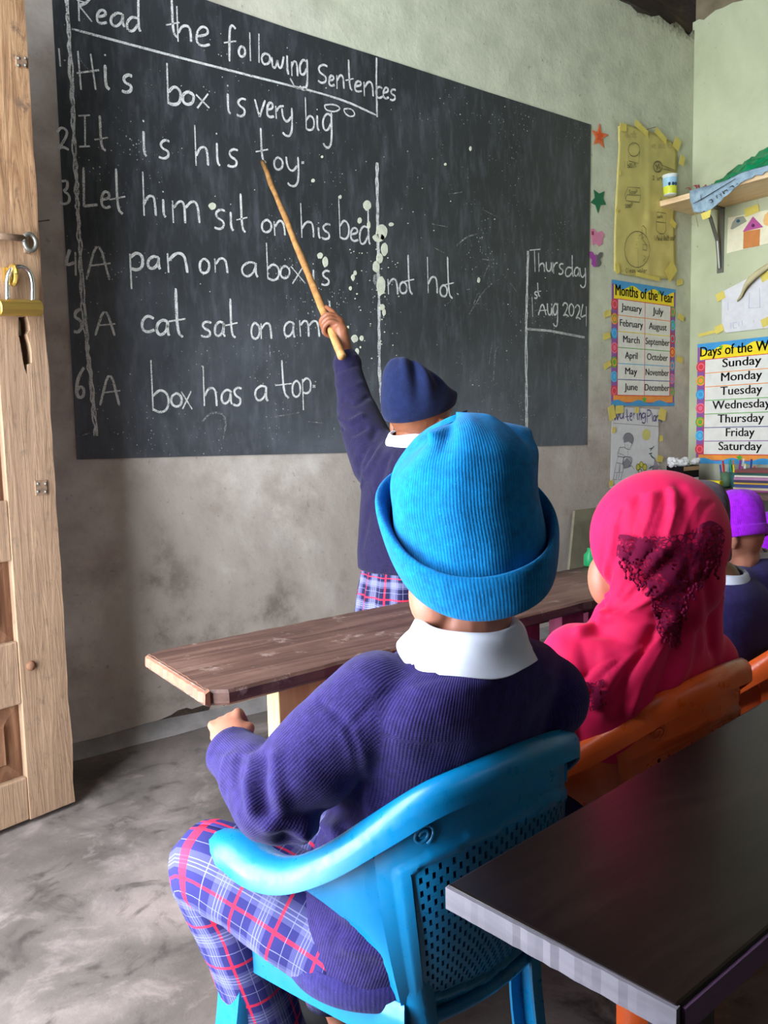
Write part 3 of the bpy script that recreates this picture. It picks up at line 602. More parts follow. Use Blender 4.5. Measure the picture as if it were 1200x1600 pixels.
for px, py, w, h, a in ((971, 200, .05, .035, 0), (1000, 202, .11, .03, -.35), (1030, 213, .10, .03, -.4), (1055, 226, .05, .06, -.5), (1063, 252, .04, .05, -.3), (1049, 350, .05, .03, -.5), (962, 420, .03, .05, .4), (1046, 424, .09, .07, .7), (1010, 433, .2, .02, -.05), (965, 271, .02, .02, 0), (961, 330, .02, .02, 0)): 
    o = tape(px, py, w, h, a, par=yp); o.location = (0, -.009, 0)
# watering plants sheet
def k8(x, y): return (940+x*.1, 630+y*.1)
ws = MB().prism([FW(*k8(x, y), .003) for x, y in [(165,50),(985,105),(990,140),(885,250),(890,500),(880,800),(900,1000),(960,1230),(920,1330),(130,1330),(150,700)]], (0, .0008, 0)).build('drawing_sheet', PAPER)
tag(ws, 'white pencil drawing sheet of a child watering plants below the months chart', 'drawing')
pen('pen_drawing', [[(175,310),(890,362)]], k8, PENCIL, ws, w=.003, e=.0045)
lt = []
for ch, x0, x1, y0, y1 in (('W',190,270,150,265),('a',280,350,130,245),('t',370,430,90,275),('e',440,480,150,270),('r',495,540,140,245),('i',545,580,110,260),('n',585,625,150,265),('g',620,690,150,315),('P',705,780,100,305),('l',785,800,150,295),('a',805,850,190,285),('n',850,900,190,285),('t',905,950,150,300)):
    for st in G[ch]: lt.append(chaikin([(x0+(x1-x0)*u, y0+(y1-y0)*v) for u, v in st]))
pen('lettering', lt, k8, pr('violet_pencil', (84,76,120)), ws, w=.006, e=.0045)
b = MB().prism([FW(*k8(x, y), .0044) for x, y in ell2(420,560,76,95,PI*1.0,2*PI)+[(480,640),(420,600),(350,620)]], (0, .0005, 0)); b.build('hair_shading', pr('pencil_grey', (130,128,132)), ws)
MB().prism([FW(*k8(x, y), .0044) for x, y in ell2(700,490,62,88)[:-1]], (0, .0005, 0)).build('sun_mark', pr('crayon_yellow', (208,200,110)), ws)
MB().prism([FW(*k8(x, y), .0044) for x, y in [(400,850),(470,930),(440,990),(350,1020),(330,930)]], (0, .0005, 0)).build('can_shading', pr('pencil_grey_b', (140,138,142)), ws)
MB().prism([FW(*k8(x, y), .0044) for x, y in [(830,850),(900,1000),(850,1100),(790,1100),(815,980)]], (0, .0005, 0)).build('trunk_shading', pr('pencil_mauve', (160,146,150)), ws)
pen('figure_outline', [ell2(415,570,82,105,PI,2*PI+.3), [(365,620),(360,690),(400,720),(440,725),(470,650),(480,600)], [(410,650),(405,670)], [(405,700),(430,700)], [(355,690),(285,690),(255,780),(250,830),(350,845),(410,830)], [(410,740),(410,830)], [(270,780),(350,815)],
   [(255,840),(230,930),(330,950),(350,850)], [(230,940),(200,1080),(270,1085),(285,960)], [(290,960),(280,1080),(330,1082),(345,950)], [(205,1085),(180,1190),(230,1195),(240,1090)], [(285,1085),(260,1195),(300,1198),(320,1085)],
   [(350,830),(330,940),(350,1020),(440,990),(475,920),(430,840),(350,830)], [(430,970),(480,985),(515,1040)], [(420,850),(450,830),(480,880),(470,930)]], k8, PENCIL, ws, w=.003, e=.0048)
pen('flower_outline', [ell2(570,1000,30,50), ell2(620,960,28,45), ell2(675,1000,32,50), ell2(600,1060,30,30), [(625,1040),(630,1110)]], k8, pr('crayon_olive', (120,110,40)), ws, w=.004, e=.0052)
for c_ in ((570,1000,28,46), (620,960,26,42), (675,1000,30,46)): MB().prism([FW(*k8(x, y), .0046) for x, y in ell2(*c_)[:-1]], (0, .0004, 0)).build('petal', pr('crayon_petal', (206,196,80)), ws)
for _p in [[(830,870),(780,830),(765,790)], [(745,710),(800,700)], [(760,740),(820,670)], [(740,790),(790,780)], [(815,980),(760,1010),(740,1020)], [(770,1020),(770,970)], [(800,1000),(795,1100)]]: pen('branch_outline', [_p], k8, pr('pencil_green', (70,96,90)) if 'pencil_green' not in bpy.data.materials else bpy.data.materials['pencil_green'], ws, w=.008, e=.0052)
for px, py, w, h, a in ((955, 645, .05, .07, .3), (967, 640, .06, .04, 0), (958, 672, .025, .03, 0), (994, 641, .03, .03, 0), (1034, 648, .06, .06, -.3), (1032, 685, .03, .03, 0), (1030, 717, .05, .035, -.2), (954, 755, .03, .03, .2)):
    o = tape(px, py, w, h, a, par=ws); o.location = (0, -.003, 0)
# sheets on the right wall
def k3(x, y): return (1020+x*.15, 240+y*.15)
def rsheet(name, pts, mat, par=None, e=.002, C=k3): return MB().prism([RW(*C(x, y), e) for x, y in pts], (.0008, 0, 0)).build(name, mat, par)
hs = rsheet('drawing_sheet', [(785,668),(1330,560),(1340,900),(770,1040)], pr('cream_paper', (226,218,184), .7))
tag(hs, 'cream sheet with a pasted orange and magenta paper house under the shelf', 'drawing')
rsheet('house_body', [(945,812),(1118,785),(1110,960),(940,992)], pr('orange_paper', (196,124,66), .7), hs, .0032)
rsheet('house_roof', [(1042,655),(1150,765),(935,815)], pr('magenta_paper', (178,84,140), .7), hs, .0042)
rsheet('window_dot', [(1030,740),(1045,728),(1060,738),(1062,758),(1045,770),(1028,760)], pr('plum_ink', (94,36,80), .7), hs, .0052)
rsheet('fish_shape', [(808,785),(830,715),(870,665),(945,650),(978,705),(900,750),(830,790)], pr('sage_paper', (150,152,132), .7), hs, .0032)
rsheet('eye_dot', [(870,700),(885,684),(905,690),(908,708),(890,720),(872,715)], pr('teal_ink', (50,96,110), .7), hs, .0042)
rsheet('sun_shape', [(1150,700),(1165,640),(1200,608),(1240,620),(1240,740),(1190,752),(1155,735)], pr('peach_paper', (226,178,110), .7), hs, .0032)
o = tape(1175, 329, .07, .04, .1, RW, par=hs)
def k7(x, y): return (1100+x*.0875, 400+y*.0875)
ts = rsheet('drawing_sheet', [(320,640),(1700,-80),(1700,1220),(400,1370),(315,1300)], PAPER, None, .0075, k7)
tag(ts, 'white paper with a curled edge and faint pencil drawing above the days chart', 'drawing')
b = MB(); rings = []
for (x, y, rr) in ((600,800,.006), (680,700,.014), (740,560,.020), (800,470,.022), (950,330,.020), (1143,190,.016), (1400,60,.012)):
    c = RW(*k7(x, y), rr+.008); rings.append([c+Vector((-math.cos(a)*rr, 0, 0))+Zd*(math.sin(a)*rr) for a in [k*PI*1.5/8-1.2 for k in range(9)]])
b.loft(rings, closed=False); o = b.build('curled_edge', pr('aged_paper', (196,184,140), .7), ts, True); sd = o.modifiers.new('solidify', 'SOLIDIFY'); sd.thickness = .001
pen('pen_drawing', [[(430,820),(430,980)], [(810,650),(800,930),(1000,920),(990,560)], [(480,1190),(480,1300)], [(510,1190),(590,1185)], [(520,1200),(525,1290),(590,1280)], [(620,1170),(620,1260)], [(680,1150),(680,1240)], [(890,1140),(890,1190)]], k7, pr('pale_pencil', (176,178,190)), ts, w=.004, e=.0085, fn=RW)
for px, py in ((1127, 463), (1125, 514), (1197, 432), (1198, 503)): o = tape(px, py, .045, .04, .3, RW, par=ts); o.location = (-.005, 0, 0)
# dark gouge where the plaster has come off above the skirting
for pp_ in ([(268,1117),(278,1110),(292,1106),(300,1108),(318,1102),(328,1105),(325,1114),(312,1119),(296,1120),(280,1127),(262,1131),(240,1136),(222,1142),(236,1130),(252,1124)], [(345,1098),(352,1095),(356,1099),(350,1103)]):
    tag(MB().prism([FW(x, y, .0012) for x, y in pp_], (0, .001, 0)).build('plaster_gouge', plain('exposed_mud', (64,54,46), .95, .05, .2, 60)), kind='structure')
# nails in the plaster
for px, py in ((1016, 202), (1128, 417)): 
    pass
b = MB(); a = FW(1009, 203, .0); b.tube([a, a+Vector((.035, -.03, .012))], .0016, 6)
tag(b.build('wall_nail', M['rust']), 'bent thin wire nail above the yellow drawing paper', 'nail')
b = MB(); a = FW(60, 346, .0); b.tube([a, a+Vector((.02, -.03, 0))], .002, 6)
tag(b.build('wall_nail', M['rust']), 'small nail in the wall between the door and the blackboard', 'nail')

# ------------------------------------------------------------------ the open door leaf
DP = HZ(118, 1252, .012); D2 = HZ(0, 1300, .012); DD = (D2-DP); DD.z = 0; DD.normalize(); DN = Vector((-DD.y, DD.x, 0))     # from the free edge to the hinge; normal towards the camera side
if DN.y > 0: DN = -DN
def DQ(px, py): q = PL(px, py, DP, DN); return ((q-DP).dot(DD), q.z)
SWd = DQ(43, 1208)[0]; LEAF = ((DP.x-XL-.02)/abs(DD.x)); TH = .042
door = empty('door_1', (DP.x, DP.y, 0), None, None); tag(door, kind='structure')
def dpt(u, z, d=0.0): return DP+DD*u+Zd*(z-DP.z)+DN*d-Vector((DP.x, DP.y, 0))
def dbox(name, u0, u1, z0, z1, mat, d0=-TH, d1=0, rag=0, bev=.003, par=door):
    b = MB(); n = 40 if rag else 2; rings = []
    for i in range(n):
        z = z0+(z1-z0)*i/(n-1); r = rag*(noise.noise(Vector((z*9, 1, 0)))+.6*noise.noise(Vector((z*30, 4, 0)))) if rag else 0
        rings.append([dpt(u0+r, z, d0), dpt(u0+r*1.2, z, d1), dpt(u1, z, d1), dpt(u1, z, d0)])
    b.loft(rings); return b.build(name, mat, par, bevel=bev)
DHT = 2.08
st = dbox('stile', 0, SWd, .012, DHT, M['door'], rag=.006, bev=0)
# the mortise broken right through the stile
def c7(x, y): return (x*.3125, 300+y*.3125)
hole = [c7(*q) for q in [(92,625),(135,622),(146,660),(150,690),(135,712),(150,760),(158,800),(160,855),(140,862),(135,915),(122,880),(118,862),(106,800),(98,740),(92,715)]]
cb = MB().prism([dpt(*DQ(x, y), .02) for x, y in hole], -DN*.1).build('cutter', M['black'])
bo = st.modifiers.new('b', 'BOOLEAN'); bo.object = cb; bo.solver = 'EXACT'
cb.location = door.location; dg = bpy.context.evaluated_depsgraph_get(); dg.update(); me = bpy.data.meshes.new_from_object(st.evaluated_get(dg)); st.modifiers.clear(); st.data = me; bpy.data.objects.remove(cb)
dbox('lock_case', *sorted((DQ(40, 515)[0], DQ(28, 515)[0])), DQ(30, 523)[1], DQ(30, 497)[1], M['metal'], -TH, -.018)
dbox('stile', LEAF-SWd, LEAF, .012, DHT, M['door'])
zs = [(.012, DQ(40, 1216)[1]), (DQ(36, 1100)[1], DQ(33, 1002)[1]), (DQ(24, 876)[1], DQ(18, 782)[1])]
zt = zs[2][1]; zs += [(zt+.42, zt+.52), (DHT-.12, DHT)]
for a, c in zs: dbox('rail', SWd, LEAF-SWd, a, c, M['door'], -TH+.002, -.003)
for (a, c), (d_, e) in zip(zs[:-1], zs[1:]):
    z0, z1 = c, d_; u0, u1 = SWd, LEAF-SWd; bb = .045
    b = MB(); o_ = [dpt(u0-.004, z0-.004, -.022), dpt(u1+.004, z0-.004, -.022), dpt(u1+.004, z1+.004, -.022), dpt(u0-.004, z1+.004, -.022)]
    i_ = [dpt(u0+bb, z0+bb, -.006), dpt(u1-bb, z0+bb, -.006), dpt(u1-bb, z1-bb, -.006), dpt(u0+bb, z1-bb, -.006)]
    i2 = [p for p in [dpt(u0+bb-.006, z0+bb-.006, -.014), dpt(u1-bb+.006, z0+bb-.006, -.014), dpt(u1-bb+.006, z1-bb+.006, -.014), dpt(u0+bb-.006, z1-bb+.006, -.014)]]
    k_ = [p-DN*.014 for p in o_]
    b.loft([k_, o_, i2, i_]); b.build('door_panel', M['door_panel'], door)
def hw(px, py, d=.0): u, z = DQ(px, py); return dpt(u, z, d)
# padlock hanging in its staple
pl = MB(); a = hw(-12, 482, .022); c = hw(55, 483, .022); ax = (c-a).normalized()
pl.tube([a, a+ax*.002, c-ax*.002, c], [.015, .0185, .0185, .015], 20)
lock = pl.build('padlock', M['brass'], None, smooth=False, bevel=.001); lock.location = door.location
tag(lock, 'brass padlock with a steel shackle hanging from the door bolt', 'padlock')
pts = smooth_path([hw(4, 478, .022), hw(4, 440, .022), hw(10, 424, .022), hw(23, 419, .022), hw(37, 426, .022), hw(43, 445, .022), hw(43, 478, .022)], 5)
MB().tube(pts, .0055, 10).build('shackle', M['steel'], lock, smooth=True)
b = MB(); b.tube([hw(-30, 368, .012), hw(34, 374, .012)], .0075, 10); b.build('bolt_rod', M['rust'], door, True)
b = MB(); cc = hw(42, 380, .014); rr = .014
b.tube([cc+DD*rr*math.cos(t)+Zd*rr*1.3*math.sin(t) for t in [k*2*PI/16 for k in range(17)]], .005, 8); b.build('bolt_ring', M['metal'], door, True)
dbox('bolt_plate', DQ(46, 380)[0], DQ(36, 380)[0], DQ(40, 396)[1], DQ(40, 366)[1], M['rust'], -.002, .004)
b = MB(); cc = hw(13, 432, .010)
b.tube([cc+DN*.014*math.cos(t)+Zd*.02*math.sin(t)+DN*.012 for t in [k*2*PI/14 for k in range(15)]], .0055, 8); b.box(hw(12, 430, .004), (.022, .01, .03), Matrix((tuple(DD), tuple(DN), (0,0,1))).transposed()); b.build('staple', M['brass'], door)
for px, py, w, h in ((64, 762, 20, 22), (33, 97, 18, 20)):
    u1, z1 = DQ(px-w/2, py-h/2); u0, z0 = DQ(px+w/2, py+h/2)
    dbox('strike_plate', u0, u1, z0, z1, M['rust'], -.001, .0025, bev=.0008)
    b = MB()
    for sx in (-.3, .3): b.ell(hw(px+w*sx, py-h*.28, .003), .0035, .0035, .0035, nu=8, nv=6)
    for sx in (-.3, .3): b.ell(hw(px+w*sx, py+h*.28, .003), .0035, .0035, .0035, nu=8, nv=6)
    tag(b.build('plate_screws', M['metal'], door), kind='stuff')
b = MB(); b.ell(hw(48, 1040, -.001), .012, .012, .012, nu=12, nv=8); b.build('wood_plug', M['door_panel'], door, True)

# ------------------------------------------------------------------ the two school desks
def slab(name, near, far, z, th, mat, par, rag=.004, n=46, tip=0.0):
    """plank between two edge lines (each two points), with worn, uneven edges"""
    b = MB(); rings = []
    for i in range(n):
        t = i/(n-1); a = Vector((*near[0], z)).lerp(Vector((*near[1], z)), t); c = Vector((*far[0], z)).lerp(Vector((*far[1], z)), t)
        d = (c-a).normalized(); r1 = rag*noise.noise(Vector((t*30, 0, 1))); r2 = rag*noise.noise(Vector((t*24, 5, 1)))
        a = a+d*r1; c = c+d*r2
        if i == 0: a = a+(c-a)*tip; c = c-(c-a)*tip*.7
        rd = .004; dn = Vector((0, 0, -1))
        ring = [a+d*rd, a+dn*rd, a+dn*(th-rd), a+d*rd+dn*th, c-d*rd+dn*th, c+dn*(th-rd), c+dn*rd, c-d*rd]
        rings.append(ring)
    b.loft(rings)
    return b.build(name, mat, par)
FZ = .56
q = [HZ(330, 1085, FZ), HZ(915, 938, FZ), HZ(225, 1020, FZ), HZ(910, 885, FZ)]
def ext(a, c, x): t = (x-a.x)/(c.x-a.x); return (x, a.y+(c.y-a.y)*t)
fd = empty('school_desk', ((q[0].x+1.62)/2, (q[0].y+q[2].y)/2, 0), 'worn dark brown plank desk running along below the blackboard', 'desk')
OFF = -Vector(fd.location)
tp = slab('desk_top', [(q[0].x, q[0].y), ext(q[0], q[1], 1.62)], [(q[2].x, q[2].y), ext(q[2], q[3], 1.62)], FZ, .022, M['desk'], fd, tip=.08); tp.location = OFF
b = MB(); a0 = Vector((q[0].x, q[0].y, FZ-.001)); a1 = Vector((q[2].x, q[2].y, FZ-.001)); n = 24; rings = []
for i in range(n):
    p = a0.lerp(a1, .05+.9*i/(n-1))+Vector((-.002+.004*noise.noise(Vector((i*.7, 0, 0))), 0, 0))
    rings.append([p+Vector((.006, 0, .0014)), p+Vector((-.001, 0, -.002)), p+Vector((-.002, 0, -.016)), p+Vector((.006, 0, -.0215))])
b.loft(rings, closed=True); o = b.build('worn_end', plain('worn_wood_end', (124,84,64), .6, .3, .12, 60), fd); o.location = OFF
def post(name, c, w, d, z, mat, par, rot=0.0):
    o = MB().box((c[0], c[1], z/2), (w, d, z), Matrix.Rotation(rot, 3, 'Z')).build(name, mat, par, bevel=.002); o.location = OFF; return o
r_ = ray(424, 1110); lp = CP+r_*((1.02-CP.y)/r_.y)
post('leg', (lp.x+.045, lp.y+.0), .085, .036, FZ-.022, M['pine'], fd)
post('leg', (lp.x+.140, 1.175), .085, .036, FZ-.022, M['pine'], fd)
post('dark_batten', (lp.x+.115, 1.04), .045, .03, FZ-.022, M['desk'], fd)
o = MB().box((lp.x+.05, 1.1, .12), (.04, .14, .06)).build('stretcher', M['pine'], fd); o.location = OFF
r_ = ray(875, 975); lp2 = CP+r_*((1.06-CP.y)/r_.y)
for y in (1.06, 1.18): post('leg', (lp2.x+.02, y), .07, .035, FZ-.022, M['red_leg'], fd)
for x in (1.55,):
    for y in (1.06, 1.2): post('leg', (x, y), .07, .035, FZ-.022, M['red_leg'], fd)
o = MB().box(((lp.x+1.6)/2, 1.12, FZ-.045), (1.6-lp.x, .03, .045)).build('apron', M['desk'], fd); o.location = OFF

NZ = .54
n0 = HZ(699, 1381, NZ); n1 = HZ(1060, 1571, NZ); n2 = HZ(1200, 1091, NZ); n3 = HZ(1200, 1433, NZ)
nd = empty('school_desk', (1.2, .38, 0), 'dark glossy desk top with a pale left edge in the right foreground', 'desk'); OFF = -Vector(nd.location)
e0 = ext(n0, n2, 2.3); dir_ = (n3-n1)
near_end = (2.3, n1.y+(n3.y-n1.y)/(n3.x-n1.x)*(2.3-n1.x)*.35)
tp = MB(); th = .021
P4 = [Vector((n1.x, n1.y, NZ)), Vector((*near_end, NZ)), Vector((*e0, NZ)), Vector((n0.x, n0.y, NZ))]
tp = tp.prism(P4, (0, 0, -th)).build('desk_top', M['near_desk'], nd, bevel=.0025); tp.location = OFF
b = MB(); rings = []
for i in range(30):
    t = i/29; p = Vector((n0.x, n0.y, NZ)).lerp(Vector((n1.x, n1.y, NZ)), t); j = .0012*noise.noise(Vector((t*30, 0, 0)))
    rings.append([p+Vector((.002, 0, -.0012)), p+Vector((-.0022+j, 0, -.002)), p+Vector((-.0022+j, 0, -th+.001)), p+Vector((.002, 0, -th-.001))])
b.loft(rings); o = b.build('end_edge', M['near_edge'], nd); o.location = OFF
b = MB(); a = P4[0]; c = P4[1]; dv = Vector((0, -.0025, 0)); b.prism([a+Vector((.004, 0, -.003)), c+Vector((0, 0, -.003)), c+Vector((0, 0, -th)), a+Vector((.004, 0, -th))], dv); o = b.build('front_edge', M['purple_edge'], nd); o.location = OFF
for x, y in ((n1.x+.10, n1.y+.06), (n0.x+.27, n0.y-.05), (1.15, n1.y+.06), (1.15, n0.y-.04), (2.15, n1.y+.06), (2.15, n0.y-.02)):
    o = MB().box((x, y, (NZ-th)/2), (.035, .035, NZ-th)).build('leg', M['near_desk'], nd, bevel=.002); o.location = OFF
o = MB().box((n0.x+.9, (n0.y+n1.y)/2, NZ-th-.022), (1.6, .03, .042)).build('apron', M['near_desk'], nd); o.location = OFF

# ------------------------------------------------------------------ plastic armchairs
def plastic(name, c, c2):
    m = NT(name, .32, .45); v = m.coord('Object'); n = m.noise(v, 6, 5, .6)
    m.base(m.ramp(n, [(.35, srgb(*c)), (.75, srgb(*c2))])); n2 = m.noise(v, 60, 6, .7)
    m.rough(m.ramp(n2, [(.35, (.25,)*3), (.7, (.5,)*3)])); m.bump(n2, .12, .001); return m.m
M['blue_plastic'] = plastic('blue_plastic', (0,104,152), (6,120,168)); M['orange_plastic'] = plastic('orange_plastic', (214,84,30), (226,98,38))
RIM = [(.188,.155,.352), (.193,.147,.385), (.197,.10,.403), (.193,.045,.400), (.182,-.005,.408), (.168,-.06,.440), (.149,-.12,.490), (.116,-.168,.532), (.060,-.192,.549), (0,-.198,.554)]
RIMW = [.036, .048, .052, .050, .044, .038, .032, .027, .025, .025]
def make_chair(name, loc, rot, mat, label):
    ch = empty(name, (loc[0], loc[1], 0), label, 'chair', None, rot)
    pth = smooth_path([Vector(p) for p in RIM], 8); wd_ = lerp_list(RIMW, len(pth)); N = len(pth)
    def rim_ring(i, p, w, sx):
        t = (pth[min(i+1, N-1)]-pth[max(i-1, 0)]).normalized()
        if i == N-1: t = Vector((-1, 0, 0))
        o = Vector((p.x*1.0, p.y*.9-.0, 0)); o = (o-t*o.dot(t)).normalized()
        upv = t.cross(o); upv = upv if upv.z > 0 else -upv
        prof = [(-.5, -.010), (-.48, -.002), (-.25, .004), (0, .006), (.25, .003), (.44, -.004), (.5, -.014), (.5, -.026)]
        r = [p+o*(a*w)+upv*h for a, h in prof]
        return [Vector((q.x*sx, q.y, q.z)) for q in r]
    cut_i = 6*8
    for sx in (-1, 1):
        b = MB(); b.loft([rim_ring(i, pth[i], wd_[i], sx) for i in range(0, cut_i+1)], closed=False)
        o = b.build('armrest', mat, ch, True); m_ = o.modifiers.new('s', 'SOLIDIFY'); m_.thickness = .0035; m_.offset = 0
    # backrest: rim of the back, perforated panel
    b = MB(); ids = list(range(cut_i, N))
    rg = [rim_ring(i, pth[i], wd_[i], 1) for i in ids]; lf = [rim_ring(i, pth[i], wd_[i], -1) for i in ids]
    b.loft(rg+lf[::-1][1:], closed=False)
    top = [pth[i] for i in ids]; top = [Vector((-p.x, p.y, p.z)) for p in top]+top[::-1][1:]
    top = [Vector((p.x*.97, p.y+.004, p.z-.006)) for p in top]
    def topc(u):
        t = (u+1)/2*(len(top)-1); k = min(int(t), len(top)-2); return top[k].lerp(top[k+1], t-k)
    def bp(u, v):
        bt = Vector((.108*u, -.118-.016*(1-u*u), .245)); tc = topc(u)
        p = bt.lerp(tc, v); p.y -= .022*math.sin(PI*v)*(1-.5*u*u); p.x *= 1+.10*math.sin(PI*v)
        return p
    nu, nv = 92, 72; vs = []; fs = []
    for j in range(nv+1):
        for i in range(nu+1):
            u = -1+2*i/nu; v = j/nv; p = bp(u, v)
            e = math.hypot(u/.80, (v-.42)/.37)
            e = max(abs(u)/.80, abs(v-.42)/(.36-.05*abs(u)))
            if .98 < e < 1.10: p = p+Vector((0, -.004, 0))
            vs.append(p)
    for j in range(nv):
        for i in range(nu):
            u = -1+2*(i+.5)/nu; v = (j+.5)/nv; e = max(abs(u)/.76, abs(v-.42)/(.33-.05*abs(u)))
            if e < 1 and i % 2 == 0 and (j+(i//2 % 2)*2) % 4 < 2: continue
            a = j*(nu+1)+i; fs.append((a, a+1, a+nu+2, a+nu+1))
    b.add(vs, fs)
    o = b.build('backrest', mat, ch, True); m_ = o.modifiers.new('s', 'SOLIDIFY'); m_.thickness = .0035; m_.offset = 0
    # moulded scrolls on the back
    for sx in (-1, 1):
        b = MB(); pts = []
        for k in range(22):
            t = k/21; r = .004+.012*t; a = t*3.4*PI
            q = bp(sx*(.70+r*math.cos(a)*4.5), .86+r*math.sin(a)*2.6); pts.append(q+Vector((0, -.003, 0)))
        b.tube(pts, .0022, 6); b.build('scroll', mat, ch, True)
    b = MB(); b.tube([bp(-1+2*i/30, 0)+Vector((0, -.004, -.004)) for i in range(31)], .009, 8); b.build('lower_rail', mat, ch, True)
    # legs
    for sx in (-1, 1):
        fe = smooth_path([(.186,.03,.392), (.162,-.050,.374), (.134,-.082,.335), (.112,-.094,.27), (.108,-.100,.15), (.124,-.112,0)], 6)
        be = smooth_path([(.150,-.100,.470), (.130,-.130,.41), (.110,-.138,.33), (.095,-.140,.25), (.096,-.150,.14), (.112,-.160,0)], 6)
        b = MB(); rings = []
        for f, k in zip(fe, be):
            m1 = f.lerp(k, .5); out = Vector((.008, 0, 0)); inn = Vector((-.020, .0, 0))
            rings.append([f+inn, f+inn*.3, f, f.lerp(k, .25)+out*.7, m1+out, f.lerp(k, .75)+out*.8, k, k+inn*.8])
        b.loft([[Vector((p.x*sx, p.y, p.z)) for p in r] for r in rings], closed=False)
        o = b.build('leg', mat, ch, True); m_ = o.modifiers.new('s', 'SOLIDIFY'); m_.thickness = .004; m_.offset = 0
        fp = smooth_path([(.192,.132,.385), (.192,.128,.31), (.192,.128,.25), (.204,.136,.12), (.228,.150,0)], 7); hwid = lerp_list([.036,.032,.031,.027,.022], len(fp))
        b = MB(); rings = []
        for p, h in zip(fp, hwid):
            rings.append([p+Vector((-.030, h, 0)), p+Vector((-.008, h, 0)), p+Vector((0, h*.9, 0)), p+Vector((.003, 0, 0)), p+Vector((0, -h*.9, 0)), p+Vector((-.008, -h, 0)), p+Vector((-.030, -h, 0))])
        b.loft([[Vector((q.x*sx, q.y, q.z)) for q in r] for r in rings], closed=False)
        o = b.build('leg', mat, ch, True); m_ = o.modifiers.new('s', 'SOLIDIFY'); m_.thickness = .004; m_.offset = 0
        b = MB(); pts = []
        for k in range(26):
            t = k/25; z = .335-.115*t; y = .130+.010*math.sin(t*2.2*PI)*(1 if t < .8 else 1.6); pts.append((sx*(.1960-.000*math.sin(t*PI)), y, z))
        b.tube(pts, .0024, 6); b.build('scroll', mat, ch, True)
    # seat with its apron
    nu, nv = 24, 22; vs = []; fs = []
    def spt(u, v):
        hwd = .112+(.178-.112)*min(1, v*1.15) - .02*max(0, v-.86)/.14*abs(u)
        return Vector((hwd*u, -.125+.275*v, .268-.012*(1-u*u)*math.sin(PI*min(1, v))-.010*max(0, v-.85)/.15))
    for j in range(nv+1):
        for i in range(nu+1): vs.append(spt(-1+2*i/nu, j/nv))
    for j in range(nv):
        for i in range(nu): a = j*(nu+1)+i; fs.append((a, a+1, a+nu+2, a+nu+1))
    b = MB(); b.add(vs, fs)
    edge = [spt(-1, v/nv) for v in range(nv+1)]+[spt(-1+2*i/nu, 1) for i in range(1, nu+1)]+[spt(1, 1-v/nv) for v in range(1, nv+1)]
    cx = Vector((0, .01, 0)); sk = []
    for p in edge:
        o_ = Vector((p.x, p.y-.01, 0)).normalized(); sk.append([p, p+o_*.007+Zd*-.004, p+o_*.010+Zd*-.016, p+o_*.009+Zd*-.048])
    b.loft(sk, closed=False)
    o = b.build('seat', mat, ch, True); m_ = o.modifiers.new('s', 'SOLIDIFY'); m_.thickness = .004; m_.offset = 0
    for c_ in ch.children:
        if any(k.type == 'SOLIDIFY' for k in c_.modifiers): e_ = c_.modifiers.new('e', 'EDGE_SPLIT'); e_.split_angle = R(50)
    return ch
CH1 = make_chair('plastic_armchair', (.618, .772), R(1), M['blue_plastic'], 'bright blue plastic armchair carrying the child in the blue knitted hat')
CH2 = make_chair('plastic_armchair', (1.036, .78), R(3), M['orange_plastic'], 'orange plastic armchair carrying the girl in the pink headscarf')
CH4 = make_chair('plastic_armchair', (1.88, .87), R(20), M['orange_plastic'], 'orange plastic armchair under the child with the purple hat and white collar')
CH5 = make_chair('plastic_armchair', (2.34, 1.00), R(0), M['orange_plastic'], 'orange plastic armchair under the child in the violet hat, last in the row')
CH3 = make_chair('plastic_armchair', (1.475, .80), R(2), M['orange_plastic'], 'orange plastic armchair cut by the right picture edge')

# ------------------------------------------------------------------ shelf on the right wall and what lies on it
SZ = RW(1200, 303).z-.012
yE = YW-.004; xF = FW(1031, 326).x-.01
sh = MB().box(((xF+XR-.001)/2, (yE+.9)/2, SZ+.013), (XR-.001-xF, yE-.9, .026)).build('wall_shelf', M['pine_shelf'], None, bevel=.002)
tag(sh, 'pale pine plank shelf high on the right wall', 'shelf')
def bracket(y, par):
    zb = RW(1128, 426).z
    b = MB(); b.box((XR-.004, y, (SZ+zb)/2), (.006, .032, SZ-zb)); b.box(((XR+xF)/2+.03, y, SZ-.004), (XR-xF-.06, .032, .006))
    b.tube([(XR-.012, y, zb+.02), (XR-.035, y, zb+.15), (XR-.10, y, SZ-.06), (xF+.09, y, SZ-.008)], [.008, .009, .009, .008], 8)
    o = b.build('bracket', M['metal'], par); return o
bracket(RW(1127, 370).y, sh); bracket(1.1, sh)
cp = HZ(1048, 309, SZ+.026)
cp = Vector((xF+.05, yE-.07, SZ+.027)); cpx = (cp.x, cp.y)
r_ = ray(1047, 309); t_ = (SZ+.027+.0-CAMH)/r_.z
cpp = CP+ray(1047, 307)*((yE-.08)/ray(1047, 307).y); cpp.z = SZ+.0275
def lathe(b, c, prof, n=24):
    rings = [[Vector(c)+Vector((r*math.cos(a), r*math.sin(a), z)) for a in [k*2*PI/n for k in range(n)]] for r, z in prof]; b.loft(rings, closed=True, caps=True); return b
b = MB(); lathe(b, cpp, [(.026, 0), (.028, .002), (.034, .085), (.037, .087), (.037, .091), (.033, .091), (.030, .02)])
cup = b.build('yogurt_cup', pr('cup_white', (212,216,206), .4), None, True); tag(cup, 'small white plastic cup with a yellow and blue label at the shelf end', 'cup')
b = MB(); n = 24; b.loft([[cpp+Vector((r*math.cos(a), r*math.sin(a), z)) for a in [k*2*PI/n for k in range(n)]] for r, z in ((.0290, .004), (.0318, .038))], closed=True, caps=False); b.build('label', pr('cup_yellow', (204,206,60), .4), cup, True)
